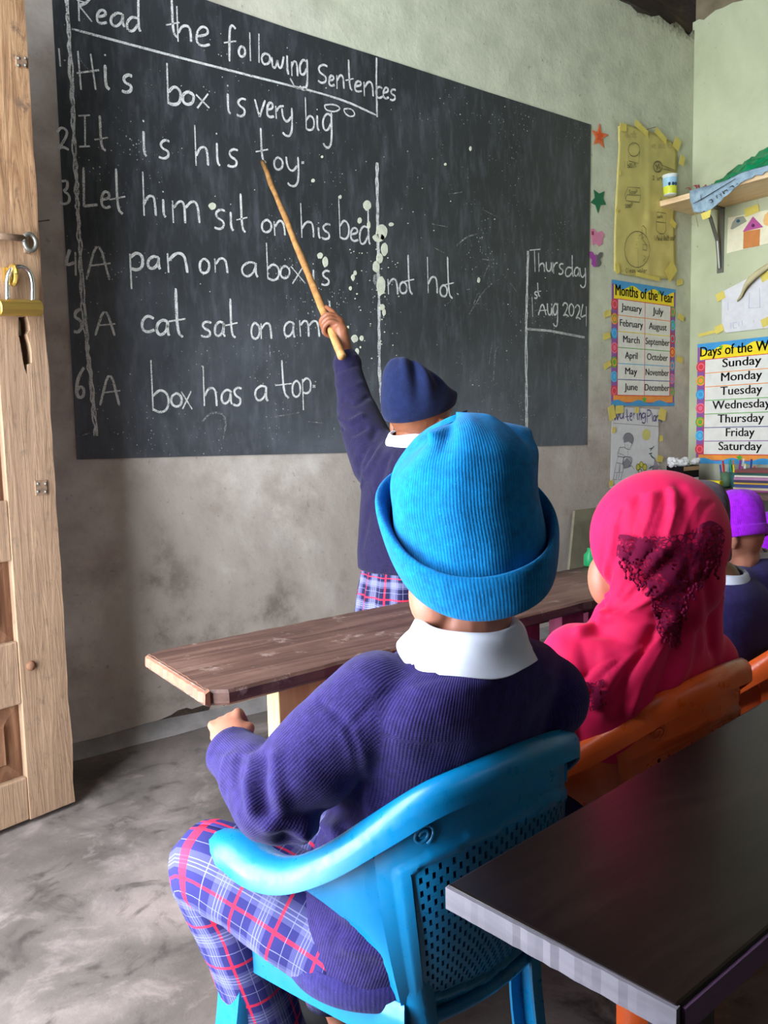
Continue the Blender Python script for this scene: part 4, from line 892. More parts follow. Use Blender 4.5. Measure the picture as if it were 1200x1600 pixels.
b = MB(); b.loft([[cpp+Vector((r*math.cos(a), r*math.sin(a), z)) for a in [k*2*PI/n for k in range(n)]] for r, z in ((.0320, .038), (.0350, .076))], closed=True, caps=False); b.build('label', pr('cup_blue', (150,186,200), .4), cup, True)
b = MB(); 
for a in (3.6, 4.1, 4.5): b.ell(cpp+Vector((.033*math.cos(a), .033*math.sin(a), .045)), .006, .006, .008, nu=8, nv=6)
tag(b.build('label_fruit', pr('cup_dark', (40,60,70), .4), cup, True), kind='stuff')
def crumple(name, pts, h, mat, label, cat, n=26, amp=.012, seed=0, fn=None, th=.0015):
    """sheet lying over a quad of four corners, crumpled"""
    a, b_, c, d = [Vector(p) for p in pts]; vs = []
    for j in range(n+1):
        for i in range(n+1):
            u, v = i/n, j/n; p = a.lerp(b_, u).lerp(d.lerp(c, u), v)
            s = noise.noise(Vector((u*5+seed, v*5, 0)))+.6*noise.noise(Vector((u*13, v*13, seed)))
            vs.append(p+Zd*(h*math.sin(PI*min(1, max(0, u)))*math.sin(PI*v)+amp*abs(s))+(fn(u, v) if fn else Vector((0, 0, 0))))
    fs = [(j*(n+1)+i, j*(n+1)+i+1, (j+1)*(n+1)+i+1, (j+1)*(n+1)+i) for j in range(n) for i in range(n)]
    o = link_mesh(name, vs, fs, mat, None, True); m_ = o.modifiers.new('s', 'SOLIDIFY'); m_.thickness = th; m_.offset = 1
    return tag(o, label, cat) if label else o
zt = SZ+.029
def onshelf(px, py, dx=0.0): r = ray(px, py); t = (xF+dx)/r.x; return CP+r*t     # in the upright plane of the shelf's front edge
GP = NT('green_foil', .25, .5, srgb(16,140,84)).m
g0 = onshelf(1094, 285).y; g1 = onshelf(1178, 262).y
crumple('plastic_bag', [(xF+.03, g0, zt), (xF+.03, g1-.2, zt), (XR-.03, g1-.2, zt), (XR-.03, g0, zt)], .115, GP, 'crumpled green plastic bag lying on the shelf', 'bag', amp=.04, seed=2)
f0 = onshelf(1072, 300)
b = MB()
for k in range(14):
    c = Vector((xF+.06+random.uniform(0, .05), f0.y-.02-random.uniform(-.03, .05), zt+.004)); a = random.uniform(0, 6.28)
    b.tube(smooth_path([c, c+Vector((math.cos(a)*.02, math.sin(a)*.02, .03)), c+Vector((math.cos(a)*.045, math.sin(a)*.045, .012+random.uniform(0, .02)))], 3), [.004]*6+[.003], 6, .4)
o = b.build('ribbon_bundle', pr('pink_ribbon', (176,84,92), .5), None, True); tag(o, 'small bundle of pink ribbons between the cup and the green bag', 'ribbon')
# blue-grey plastic sheet hanging over the front edge
BS = NT('blue_grey_sheet', .5, .3); v = BS.geo(); BS.base(BS.ramp(BS.noise(v, 30, 5, .6), [(.35, srgb(122,144,156)), (.65, srgb(158,178,186))])); BS = BS.m
topl = [(1076,304),(1100,292),(1127,280),(1152,268),(1172,262),(1215,252)]; botl = [(1084,332),(1108,329),(1127,314),(1158,286),(1180,276),(1215,262)]
tl_ = smooth_path([onshelf(x, y, -.004) for x, y in topl], 6); bl_ = smooth_path([onshelf(x, y, -.012) for x, y in botl], 6); vs = []; n = len(tl_); R_ = 9
for j in range(R_+1):
    for i in range(n):
        p = tl_[i].lerp(bl_[i], j/R_)
        if j == 0: p = Vector((xF+.05, p.y, zt+.004))
        elif j == 1: p = Vector((xF+.0, p.y, zt+.005))
        if j == R_: p = p+Zd*(.010*noise.noise(Vector((i*.9, 0, 0))))
        p = p+Vector((-.006*abs(noise.noise(Vector((i*.5, j*.5, 2)))), 0, 0)); vs.append(p)
fs = [(j*n+i, j*n+i+1, (j+1)*n+i+1, (j+1)*n+i) for j in range(R_) for i in range(n-1)]
o = link_mesh('plastic_sheet', vs, fs, BS, None, True); m_ = o.modifiers.new('s', 'SOLIDIFY'); m_.thickness = .001
tag(o, 'torn blue grey plastic sheet with pen marks hanging over the shelf edge', 'plastic sheet')
b = MB(); nn = Xd
def onsheet(x, y): return onshelf(1020+x*.15, 240+y*.15, -.020)
for p in [[(585,490),(610,475),(625,500),(600,515)],[(655,440),(670,470),(665,430)],[(690,420),(715,440),(705,410)],[(720,390),(745,420),(730,400),(770,375),(780,390)],[(800,350),(830,335),(845,350)],[(870,320),(885,310)],[(500,430),(502,480)],[(420,520),(500,480),(600,420),(860,262)]]:
    ribbon(b, [onsheet(x, y) for x, y in p], .004, nn)
b.build('pen_drawing', INK, o)
r0 = onshelf(1085, 330, -.006); MB().tube([r0, r0+Vector((0, -.01, -.03)), r0+Vector((0, -.02, -.075))], .0015, 5).build('loose_thread', pr('thread', (150,136,96)), o)
c_ = onshelf(1095, 334, -.014); MB().prism([c_, c_+Vector((0, -.05, .008)), c_+Vector((0, -.045, -.025)), c_+Vector((0, -.01, -.03))], (.001, 0, 0)).build('tape_strip', TAPE, o)

# ------------------------------------------------------------------ clutter table against the right wall
TZ = RW(1117, 757).z-.004; TX = XR-.42
tb = empty('side_table', (XR-.21, 1.6, 0), 'low dark table against the right wall covered with school things', 'table')
OFF = -Vector(tb.location)
o = MB().box((XR-.212, 1.42, TZ-.0125), (.42, 1.66, .025)).build('table_top', M['desk'], tb, bevel=.002); o.location = OFF
for x in (XR-.04, TX+.05):
    for y in (2.2, .65): o = MB().box((x, y, (TZ-.025)/2), (.045, .045, TZ-.025)).build('leg', M['desk'], tb); o.location = OFF
def ontab(px, py): return HZ(px, py, TZ)
# small box with crumpled paper
bc_ = RW(1078, 760); by = YW-.10; r_ = ray(1078, 745); bxp = CP+r_*(2.13/r_.y); bz = bxp
bx_w = .075
br_ = ray(1068, 730); x0 = (CP+br_*(2.13/br_.y)).x; br_ = ray(1092, 727); x1 = (CP+br_*(2.13/br_.y)).x; ztop = (CP+ray(1078, 728)*(2.13/ray(1078, 728).y)).z
bx = empty('carton', ((x0+x1)/2, 2.175, TZ), 'small dark carton stuffed with crumpled white paper in the corner', 'box'); OFF = -Vector(bx.location)
hgt = ztop-TZ
b = MB(); 
for c, d in (((x0+.002, 2.175, TZ+hgt/2+.001), (.003, .09, hgt)), ((x1-.002, 2.175, TZ+hgt/2+.001), (.003, .09, hgt)), (((x0+x1)/2, 2.131, TZ+hgt/2+.001), (x1-x0, .003, hgt)), (((x0+x1)/2, 2.219, TZ+hgt/2+.001), (x1-x0, .003, hgt)), (((x0+x1)/2, 2.175, TZ+.003), (x1-x0, .09, .003))): b.box(c, d)
o = b.build('walls', M['black'], bx); o.location = OFF
for z0_, z1_, mm in ((.80, .98, pr('tan_card', (168,134,98), .8)), (.22, .48, pr('label_white', (190,190,186), .6))):
    o = MB().box(((x0+x1)/2, 2.129, TZ+hgt*(z0_+z1_)/2), (x1-x0-.004, .0015, hgt*(z1_-z0_))).build('label_band', mm, bx); o.location = OFF
b = MB()
for k in range(9):
    c = Vector((x0+(x1-x0)*random.uniform(-.1, 1.1), 2.175+random.uniform(-.035, .035), ztop+.006+random.uniform(0, .018))); k0 = len(b.v); b.ell(c, .026, .022, .016, None, 10, 7)
    for i in range(k0, len(b.v)): b.v[i] = b.v[i]+(b.v[i]-c)*.8*noise.noise(b.v[i]*70)
o = b.build('crumpled_paper', PAPER, bx); o.location = OFF; tag(o, kind='stuff')
# yellow tin and the jumble of pens, tubs and exercise books
def tabobj(name, px, py, d, mat, label, cat, rot=0, z=0, group=None, shape='box'):
    r = ray(px, py); c = CP+r*((XR-.16-abs(z)*0)/r.x); b = MB(); m3 = Matrix.Rotation(rot, 3, 'Z'); c = Vector((c.x, c.y, TZ+.001+z+d[2]/2))
    b.box((0, 0, 0), d, m3); o = b.build(name, mat, None, bevel=min(d)*.15); o.location = c; return tag(o, label, cat, group)
tabobj('marker_box', 1112, 762, (.05, .10, .026), pr('box_yellow', (226,200,30), .5), 'yellow box lying on a green folder by the dark carton', 'box', .1, .009)
tabobj('folder', 1112, 770, (.18, .15, .008), pr('folder_green', (60,92,62), .6), 'dark green folder under the yellow box on the side table', 'folder', .1)
cols = [(150,70,120), (200,180,150), (60,70,120), (190,150,60), (70,60,80), (170,120,150), (220,210,190), (50,90,80), (120,60,60), (90,80,110), (210,190,120), (70,60,60)]
zz_ = 0
yb = (CP+ray(1192, 800)*((XR-.2)/ray(1192, 800).x)).y
for k, c in enumerate(cols[:9]):
    d = (.21, .27, .007+.003*(k % 3)); o = MB().box((0, 0, 0), d, Matrix.Rotation(random.uniform(-.12, .12), 3, 'Z')).build('exercise_book', pr('cover_%s' % 'abcdefghijkl'[k], c, .6), None)
    o.location = (XR-.2, yb-.05, TZ+.001+zz_+d[2]/2); zz_ += d[2]+.001
    tag(o, '%s exercise book in the stack at the end of the side table' % ('plum', 'cream', 'navy', 'ochre', 'dark violet', 'mauve', 'pale grey', 'teal', 'maroon')[k], 'book', 'stacked exercise books on the side table')
pcn = ['mid blue', 'orange', 'green', 'yellow', 'magenta', 'white', 'navy', 'red', 'pale blue', 'black']
pcs = [(40,90,170), (200,120,60), (30,140,80), (220,200,60), (150,40,130), (230,230,225), (30,60,140), (190,40,50), (90,150,170), (40,40,44)]
for j, (px, wdt) in enumerate(((1150, .030), (1168, .028), (1134, .028))):
    r = ray(px, 775); c = CP+r*((XR-.12)/r.x); c = Vector((c.x, c.y, TZ+.001)); tub = MB(); lathe(tub, (0, 0, 0), [(wdt*.8, 0), (wdt, .075), (wdt*.94, .075), (wdt*.76, .006)], 18)
    o = tub.build('pen_pot', pr('pot_%s' % 'abc'[j], [(52,96,92), (70,66,90), (84,110,84)][j], .5), None, True); o.location = c; tag(o, ['teal pen pot in the middle of the side table', 'dark grey pen pot beside the stacked exercise books', 'sage green pen pot nearest the dark carton'][j], 'pot')
    for k in range(6):
        a = k*PI/3+j; tip = Vector((math.cos(a)*wdt*.45, math.sin(a)*wdt*.45, .007)); hd = Vector((math.cos(a)*wdt*1.0, math.sin(a)*wdt*1.0, .105+random.uniform(0, .035)))
        pn = MB().tube([tip, tip.lerp(hd, .08), hd], [.0015, .0042, .0042], 8).build('pen', pr('pen_%d' % (j*6+k), pcs[(j*3+k) % 10], .4), None); pn.location = c
        tag(pn, '%s pen standing in the %s pen pot on the side table' % (pcn[(j*3+k) % 10], ('teal', 'dark grey', 'sage green')[j]), 'pen', 'pens in the pots on the side table')
# plywood sheet leaning on the board wall and a small cupboard beyond the desk
lb = [FW(868, 890), FW(893, 798), FW(905, 791), FW(960, 791), FW(960, 890)]
PLY = plain('olive_plywood', (120,114,92), .75, .2, .08, 12)
x_l = FW(868, 890).x; zz0 = FW(868, 890).z
b = MB(); zt_ = FW(893, 798).z; xa = FW(893, 798).x; xb = x_l
sl = (xb-xa)/(zt_-zz0)
b.prism([Vector((xa-.0, YW-.02, zt_)), Vector((xa+.42, YW-.02, zt_)), Vector((xa+.42+sl*-.0, YW-.14, .0)), Vector((xa+sl*zt_, YW-.14, .0))], (0, .012, .002))
o = b.build('leaning_sheet', PLY, None); tag(o, 'grey olive board leaning against the wall behind the pink headscarf', 'board')
cx0 = FW(903, 792).x-.06
cb_ = empty('low_cupboard', (cx0+.3, YW-.32, 0), 'low brown cupboard mostly hidden behind the pink headscarf', 'cupboard'); OFF = -Vector(cb_.location)
o = MB().box((cx0+.26, YW-.32, .27), (.52, .30, .50)).build('body', M['desk'], cb_); o.location = OFF
o = MB().box((cx0+.26, YW-.32, .53), (.56, .34, .02)).build('cupboard_top', M['desk'], cb_); o.location = OFF
for s_ in (0, 1): o = MB().box((cx0+.135+.25*s_, YW-.473, .27), (.235, .008, .45)).build('cupboard_door', M['desk'], cb_, bevel=.001); o.location = OFF
gc = HZ(908, 884, FZ); gb = MB(); lathe(gb, (0, 0, 0), [(.014, 0), (.016, .002), (.016, .028), (.008, .036), (.008, .044), (.0, .045)], 14)
o = gb.build('glue_bottle', pr('green_bottle', (40,150,90), .35), None, True); o.location = (gc.x+.01, gc.y-.02, FZ+.001); tag(o, 'tiny green bottle on the far side of the plank desk', 'bottle')

# ------------------------------------------------------------------ cloth and skin
def knit(name, lit, rib=.0036, fuzz=.35, uv=None, period=None):
    m = NT(name, .95, .12, srgb(*lit)); m.b.inputs['Sheen Weight'].default_value = .08; m.b.inputs['Sheen Roughness'].default_value = .5
    if uv:
        tc = m.new('ShaderNodeTexCoord'); sp = m.new('ShaderNodeSeparateXYZ', {0: tc.outputs['UV']}); w, s = sp.outputs[0], sp.outputs[1]
    else:
        at_ = m.new('ShaderNodeAttribute', attribute_name='knit'); sp = m.new('ShaderNodeSeparateXYZ', {0: at_.outputs['Vector']}); w, s = sp.outputs[0], sp.outputs[1]
    g = m.geo(); nz = m.noise(g, 90, 4, .6); nf = m.noise(g, 420, 3, .7)
    ww = m.math('ADD', w, m.math('MULTIPLY', m.math('SUBTRACT', m.noise(g, 12, 3), .5), (period or rib)*1.2))
    wave = m.math('SINE', m.math('MULTIPLY', ww, 2*PI/(period or rib)))
    st = m.math('SINE', m.math('MULTIPLY', s, 2*PI/((period or rib)*.8)))
    h = m.math('ADD', m.math('MULTIPLY', wave, .8), m.math('MULTIPLY', st, .25))
    m.bump(h, .32, .0008); m.bump(nf, fuzz, .0016)
    c0 = srgb(*lit); lo = tuple(x*.72 for x in c0[:3])+(1,); hi = tuple(min(1, x*1.25) for x in c0[:3])+(1,)
    col = m.ramp(m.math('ADD', m.math('MULTIPLY', h, .07), m.math('MULTIPLY', nz, 1.0)), [(.3, lo), (.75, hi)])
    col = m.mix(m.math('MULTIPLY', m.mask(m.noise(g, 330, 2, .5), .66, .74), .35), col, tuple(min(1, x*2.2+.03) for x in c0[:3])+(1,))
    m.base(col); return m.m
M['knit_navy'] = knit('knit_navy', (43,34,84), .0032); M['knit_dark'] = knit('knit_dark_navy', (28,23,50), .0030, .25)
M['hat_blue'] = knit('hat_knit_blue', (0,102,156), uv=True, period=1/150.)
M['hat_navy'] = knit('hat_knit_navy', (18,27,58), uv=True, period=1/190., fuzz=.15); M['hat_purple'] = knit('hat_knit_purple', (150,24,200), uv=True, period=1/120.); M['hat_grey'] = knit('hat_knit_grey', (80,68,76), uv=True, period=1/120.)
def skinm(name, c):
    m = NT(name, .48, .35); g = m.geo(); n = m.noise(g, 30, 5, .6); c0 = srgb(*c)
    m.base(m.ramp(n, [(.3, tuple(x*.85 for x in c0[:3])+(1,)), (.7, tuple(min(1, x*1.12) for x in c0[:3])+(1,))])); m.b.inputs['Subsurface Weight'].default_value = .12
    m.b.inputs['Subsurface Radius'].default_value = (.012, .004, .002); m.bump(m.noise(g, 350, 3), .12, .0006); return m.m
M['skin'] = skinm('skin_brown', (150,98,78)); M['skin_dark'] = skinm('skin_deep_brown', (128,78,52)); M['skin_light'] = skinm('skin_warm_brown', (158,102,80))
M['shirt'] = plain('white_shirt', (196,198,208), .8, .1, .02, 40); M['hair'] = plain('black_hair', (20,17,17), .95, .05)
m = NT('pink_scarf', .75, .25, srgb(210,16,80)); m.b.inputs['Sheen Weight'].default_value = .08; g = m.geo()
m.base(m.ramp(m.noise(g, 8, 4), [(.3, srgb(196,8,66)), (.7, srgb(214,14,80))])); m.bump(m.noise(g, 500, 2), .1, .0005); M['scarf'] = m.m
m = NT('lace', .85, .1, srgb(104,14,50)); g = m.geo()
vo = m.new('ShaderNodeTexVoronoi', {'Vector': g, 'Scale': 150.0}, feature='DISTANCE_TO_EDGE'); vo2 = m.new('ShaderNodeTexVoronoi', {'Vector': g, 'Scale': 55.0}, feature='DISTANCE_TO_EDGE')
a_ = m.math('MAXIMUM', m.math('LESS_THAN', vo.outputs[0], .11), m.math('LESS_THAN', vo2.outputs[0], .045)); flw = m.math('GREATER_THAN', m.noise(g, 42, 2), .56)
m.link(m.math('MAXIMUM', a_, flw), m.b.inputs['Alpha']); M['lace'] = m.m; M['lace_thread'] = plain('lace_thread', (108,15,52), .85, .1)
def plaid(name, base=(46,44,100)):
    m = NT(name, .85, .15); tc = m.new('ShaderNodeTexCoord'); sp = m.new('ShaderNodeSeparateXYZ', {0: tc.outputs['UV']})
    def stripe(w, per, cen, wid):
        f = m.math('FRACT', m.math('DIVIDE', w, per)); return m.math('LESS_THAN', m.math('ABSOLUTE', m.math('SUBTRACT', f, cen)), wid/2/per)
    col = srgb(*base); col = m.mix(m.math('MULTIPLY', m.math('ADD', stripe(sp.outputs[0], .062, .5, .022), stripe(sp.outputs[1], .062, .5, .022)), .22), col, srgb(130,130,176))
    for ax in (0, 1):
        w = sp.outputs[ax]
        col = m.mix(m.math('MULTIPLY', stripe(w, .062, .14, .0040), .8), col, srgb(206,40,62))
        for c_ in (.41, .48, .55): col = m.mix(m.math('MULTIPLY', stripe(w, .062, c_, .0011), .85), col, srgb(126,128,158))
        col = m.mix(m.math('MULTIPLY', stripe(w, .062, .86, .0010), .6), col, srgb(140,140,176))
    m.base(col); wv = m.math('SINE', m.math('MULTIPLY', m.math('ADD', sp.outputs[0], sp.outputs[1]), 5200)); m.bump(wv, .2, .0003); return m.m
M['plaid'] = plaid('plaid_cloth'); M['plaid_skirt'] = plaid('plaid_skirt_cloth', (30,28,58))

# ------------------------------------------------------------------ fusing limbs into one skin, folds, knit direction
def fuse(name, b, voxel, mat, parent=None, it=6, fac=.5):
    o = b.build(name, mat, None)
    r = o.modifiers.new('r', 'REMESH'); r.mode = 'VOXEL'; r.voxel_size = voxel; r.use_smooth_shade = True
    s = o.modifiers.new('s', 'SMOOTH'); s.factor = fac; s.iterations = it
    dg = bpy.context.evaluated_depsgraph_get(); dg.update(); me = bpy.data.meshes.new_from_object(o.evaluated_get(dg))
    o.modifiers.clear(); old = o.data; o.data = me; bpy.data.meshes.remove(old); me.name = name
    if not me.materials: me.materials.append(mat)
    me.polygons.foreach_set('use_smooth', [True]*len(me.polygons))
    o.parent = parent; return o
def get_v(me):
    a = np.empty(len(me.vertices)*3); me.vertices.foreach_get('co', a); return a.reshape(-1, 3)
def get_n(me):
    a = np.empty(len(me.vertices)*3); me.vertex_normals.foreach_get('vector', a); return a.reshape(-1, 3)
def put_v(me, a): me.vertices.foreach_set('co', a.ravel()); me.update()
def seg_d(V, P):
    P = np.array([tuple(p) for p in P]); best = np.full(len(V), 1e9)
    for a, c in zip(P[:-1], P[1:]):
        d = c-a; L = (d@d) or 1e-9; t = np.clip((V-a)@d/L, 0, 1); best = np.minimum(best, np.linalg.norm(V-(a+t[:, None]*d), axis=1))
    return best
def hit(bvh, px, py):
    h = bvh.ray_cast(CP, ray(px, py).normalized()); return h[0]
def folds(o, lines):
    """creases: each (points seen in the picture or points in space, radius, height)"""
    me = o.data; V = get_v(me); Nn = get_n(me); bvh = BVHTree.FromPolygons([Vector(v) for v in V], [tuple(p.vertices) for p in me.polygons])
    D = np.zeros(len(V))
    for pts, rad, amp in lines:
        if len(pts[0]) == 2: P = [hit(bvh, *p) for p in smooth_path([Vector((x, y, 0)) for x, y in pts], 4) for p in [(p.x, p.y)]]; P = [p for p in P if p is not None]
        else: P = pts
        if len(P) < 2: continue
        d = seg_d(V, P); D += amp*np.exp(-(d/rad)**2)
    put_v(me, V+Nn*D[:, None])
def wrinkle(o, amp, sc=(20, 20, 20), seed=0, pw=1):
    me = o.data; V = get_v(me); Nn = get_n(me)
    D = np.array([amp*noise.noise(Vector((v[0]*sc[0]+seed, v[1]*sc[1], v[2]*sc[2]))) for v in V]); put_v(me, V+Nn*D[:, None])
def knit_attr(o, chains):
    """write the knit direction: metres around and along the nearest limb"""
    me = o.data; V = get_v(me); best = np.full(len(V), 1e9); W = np.zeros((len(V), 3))
    for pts, rad, ref in chains:
        s0 = 0.0; ref = Vector(ref)
        for a, c in zip(pts[:-1], pts[1:]):
            a, c = Vector(a), Vector(c); t = (c-a); L = t.length; t.normalize(); u = (ref-t*ref.dot(t)).normalized(); w = t.cross(u)
            A = np.array(a); T = np.array(t); rel = V-A; s = rel@T; sc_ = np.clip(s, 0, L); d = np.linalg.norm(rel-sc_[:, None]*T, axis=1)/rad
            th = np.arctan2(rel@np.array(w), rel@np.array(u)); k = d < best
            best[k] = d[k]; W[k, 0] = th[k]*rad; W[k, 1] = s0+s[k]; s0 += L
    at_ = me.attributes.new('knit', 'FLOAT_VECTOR', 'POINT'); at_.data.foreach_set('vector', W.ravel())
def limb(b, pts, rad, n=16):
    """tapering limb with round ends"""
    P = smooth_path(pts, 5); r = lerp_list(rad, len(P)); b.tube(P, r, n)
    b.ell(P[0], r[0], r[0], r[0], nu=n, nv=8); b.ell(P[-1], r[-1], r[-1], r[-1], nu=n, nv=8); return b
def frame(yaw, pitch=0.0, roll=0.0):
    """columns: right, forward, up of something facing yaw degrees clockwise from the board wall"""
    return (Matrix.Rotation(-R(yaw), 3, 'Z') @ Matrix.Rotation(R(pitch), 3, 'X') @ Matrix.Rotation(R(roll), 3, 'Y'))
def head(b, c, F, s=1.0, ez=0.0):
    """skull, jaw, nose, lips, brow and ears around the middle of the head"""
    c = Vector(c); q = lambda x, y, z: c+F@(Vector((x, y, z))*s)
    b.ell(q(0, -.008, .018), .071*s, .086*s, .080*s, F, 24, 16); b.ell(q(0, .026, -.032), .054*s, .056*s, .056*s, F, 20, 12); b.ell(q(0, .052, -.070), .026*s, .022*s, .020*s, F)
    b.ell(q(0, .080, -.022), .012*s, .014*s, .012*s, F, 12, 8); b.ell(q(0, .074, -.004), .008*s, .014*s, .020*s, F, 12, 8)
    for x in (-1, 1):
        b.ell(q(x*.010, .078, -.026), .008*s, .008*s, .007*s, F, 10, 6)
        b.ell(q(x*.034, .050, -.026), .022*s, .024*s, .022*s, F, 14, 8)
        b.ell(q(x*.072, -.004, -.006+ez), .006*s, .017*s, .026*s, F @ Matrix.Rotation(-x*.35, 3, 'Z'), 12, 10); b.ell(q(x*.076, -.012, .000+ez), .0055*s, .010*s, .020*s, F @ Matrix.Rotation(-x*.6, 3, 'Z'), 12, 10)
    b.ell(q(0, .077, -.045), .019*s, .009*s, .0055*s, F, 12, 8); b.ell(q(0, .075, -.054), .017*s, .009*s, .0060*s, F, 12, 8)
    b.ell(q(0, .066, .030), .045*s, .016*s, .012*s, F, 14, 8)
def eyes(c, F, parent, s=1.0):
    c = Vector(c); W_ = pr('eye_white', (225,220,212), .2, .5) if 'eye_white' not in bpy.data.materials else bpy.data.materials['eye_white']; K_ = INK
    for x in (-1, 1):
        e = MB().ell(c+F@(Vector((x*.029, .0655, .004))*s), .0125*s, .010*s, .0085*s, F, 14, 10).build('eye', W_, parent, True)
        MB().ell(c+F@(Vector((x*.029, .0735, .004))*s), .0055*s, .0035*s, .0055*s, F, 12, 8).build('iris', K_, e, True)
def hand(b, w, F, side=1, curl=(.5, .7, .8, .8), s=1.0, thumb=.5, spread=1.0):
    """w wrist; F columns: across the palm towards the thumb side, along the fingers, out of the back of the hand"""
    w = Vector(w); q = lambda x, y, z: w+F@(Vector((x, y, z))*s)
    b.ell(q(0, .026, 0), .025*s, .033*s, .0115*s, F, 18, 12); b.ell(q(0, .006, 0), .018*s, .020*s, .012*s, F, 14, 8); b.ell(q(.012, .018, -.004), .012*s, .018*s, .010*s, F, 12, 8)
    for i, (x, L) in enumerate(((.0185, .047), (.0063, .053), (-.0060, .049), (-.0180, .039))):
        a = 0.0; p = q(x, .052, .001); pts = [q(x*.8, .034, 0), p]; c = curl[i]
        for k, f in enumerate((.42, .33, .25)):
            a += c*(1.35 if k == 0 else 1.5)*(.8 if k == 0 else 1); d = F@Vector((x*2.0*spread*(1-c), math.cos(a), -math.sin(a))); p = p+d*(L*f*s); pts.append(p)
        r = [.0072, .0072, .0066, .0060, .0052]; b.tube(smooth_path(pts, 4), [v*s for v in lerp_list(r, 17)], 10); b.ell(p, .0052*s, .0052*s, .0052*s, nu=10, nv=8)
    pts = [q(.010, .008, -.003), q(.024, .024, -.008), q(.030-.012*thumb, .042, -.014-.008*thumb), q(.026-.030*thumb, .056-.006*thumb, -.018-.010*thumb)]
    b.tube(smooth_path(pts, 5), [v*s for v in lerp_list([.0105, .0095, .0082, .0062], 16)], 10); b.ell(pts[-1], .0062*s, .0062*s, .0062*s, nu=10, nv=8)
def ring_e(c, F, a, bb, n=40, e=2.3):
    o = []
    for k in range(n):
        t = 2*PI*k/n; ct, st = math.cos(t), math.sin(t)
        o.append(Vector(c)+F@Vector((a*math.copysign(abs(ct)**(2/e), ct), bb*math.copysign(abs(st)**(2/e), st), 0)))
    return o
def uv_tube(name, pts, rad, mat, parent, n=44, ref=None, disp=None, v0=0.0, sub=6):
    P = smooth_path(pts, sub); r = lerp_list(rad, len(P)); vs = []; uv = []; s = v0; prev = Vector(ref) if ref else None
    for i, p in enumerate(P):
        t = (P[min(i+1, len(P)-1)]-P[max(i-1, 0)]).normalized(); a = prev or Vector((0, 0, 1)); a = (a-t*a.dot(t)).normalized(); prev = a; c = t.cross(a)
        if i: s += (P[i]-P[i-1]).length
        for k in range(n+1):
            th = 2*PI*k/n; rr = r[i]*(1+(disp(th, s) if disp else 0)); vs.append(p+a*math.cos(th)*rr+c*math.sin(th)*rr); uv.append((th*.052, s))
    fs = [(i*(n+1)+k, i*(n+1)+k+1, (i+1)*(n+1)+k+1, (i+1)*(n+1)+k) for i in range(len(P)-1) for k in range(n)]
    o = link_mesh(name, vs, fs, mat, parent, True, uv); m_ = o.modifiers.new('s', 'SOLIDIFY'); m_.thickness = .002; m_.offset = -1; return o
def band(name, c, F, rings, mat, parent, n=72, th=.002, fn=None, uvs=(1, 1), rows=6, lead=1.0):
    """a sleeve of cloth round the axis of F through rings (a, b, dx, dy, z, tilt)"""
    c = Vector(c); vs = []; uv = []; R_ = [np.array(r, float) for r in rings]; N = (len(R_)-1)*rows
    for j in range(N+1):
        t = j/rows; k = min(int(t), len(R_)-2); f = t-k
        # smooth interpolation
        p0, p1, p2, p3 = R_[max(k-1, 0)], R_[k], R_[k+1], R_[min(k+2, len(R_)-1)]; g = .5*((2*p1)+(p2-p0)*f+(2*p0-5*p1+4*p2-p3)*f*f+(3*p1-p0-3*p2+p3)*f**3)
        for i in range(n):
            a = 2*PI*i/n; x = math.sin(a)*g[0]; y = -math.cos(a)*g[1]; z = g[4]+y*math.tan(g[5]); q = Vector((x+g[2], y+g[3], z))
            if fn: q = q+fn(a, j/N, q)
            vs.append(c+F@q)
    fs = []; uvf = []
    for j in range(N):
        for i in range(n):
            k = (i+1) % n; fs.append((j*n+i, j*n+k, (j+1)*n+k, (j+1)*n+i)); u0, u1, v0, v1 = i/n*uvs[0], (i+1)/n*uvs[0], j/N*uvs[1], (j+1)/N*uvs[1]; uvf.append(((u0, v0), (u1, v0), (u1, v1), (u0, v1)))
    o = link_mesh(name, vs, fs, mat, parent, True, None, uvf)
    if th: m_ = o.modifiers.new('s', 'SOLIDIFY'); m_.thickness = th; m_.offset = 0
    return o

# ------------------------------------------------------------------ the child in the blue hat, seated in front
F1 = frame(-5); H1 = frame(10, -4, 3)
HC1 = at(728, 838, .925)
tors = [((735,990),.905,.052,.050), ((735,1006),.908,.076,.062), ((731,1030),.915,.120,.080), ((726,1065),.930,.146,.092), ((716,1125),.955,.154,.097), ((700,1200),.982,.154,.100), ((668,1280),.995,.148,.104), ((640,1360),1.005,.142,.108), ((616,1425),1.012,.136,.112), ((606,1462),1.016,.134,.114)]
TC = [at(x, y, d) for (x, y), d, a, b_ in tors]
shL, elL, wrL = at(588,1092,.875), at(434,1248,.868), at(368,1180,.960)
shR, elR, wrR = at(850,1088,.965), TC[6]+F1@Vector((.150,.05,-.03)), TC[6]+F1@Vector((.10,.20,-.02))
b = MB()
b.ell(at(680,930,.900), .030, .034, .042, H1, 16, 12)
head(b, HC1, H1, .98)
limb(b, [HC1+H1@Vector((0, -.018, -.05)), TC[1]], [.044, .046]); b.loft([ring_e(c, F1, a*.80, bb*.75, 28) for c, (_, _, a, bb) in zip(TC, tors)])
limb(b, [shL, elL, wrL], [.034, .028, .020]); limb(b, [shR, elR, wrR], [.034, .028, .020])
fa = (wrL-elL).normalized(); hb = Vector((-.45, .1, .9)); hb = (hb-fa*hb.dot(fa)).normalized(); hx = fa.cross(hb).normalized(); fh = (fa+hb*.2+CR*.45).normalized(); hb = (hb-fh*hb.dot(fh)).normalized(); hx = fh.cross(hb); HF = Matrix((hx, (fa+hb*.15+CR*.35).normalized(), hb)).transposed()
hand(b, wrL+fa*.014+fh*.012, HF, 1, (.55,.68,.76,.85), .96, .7)
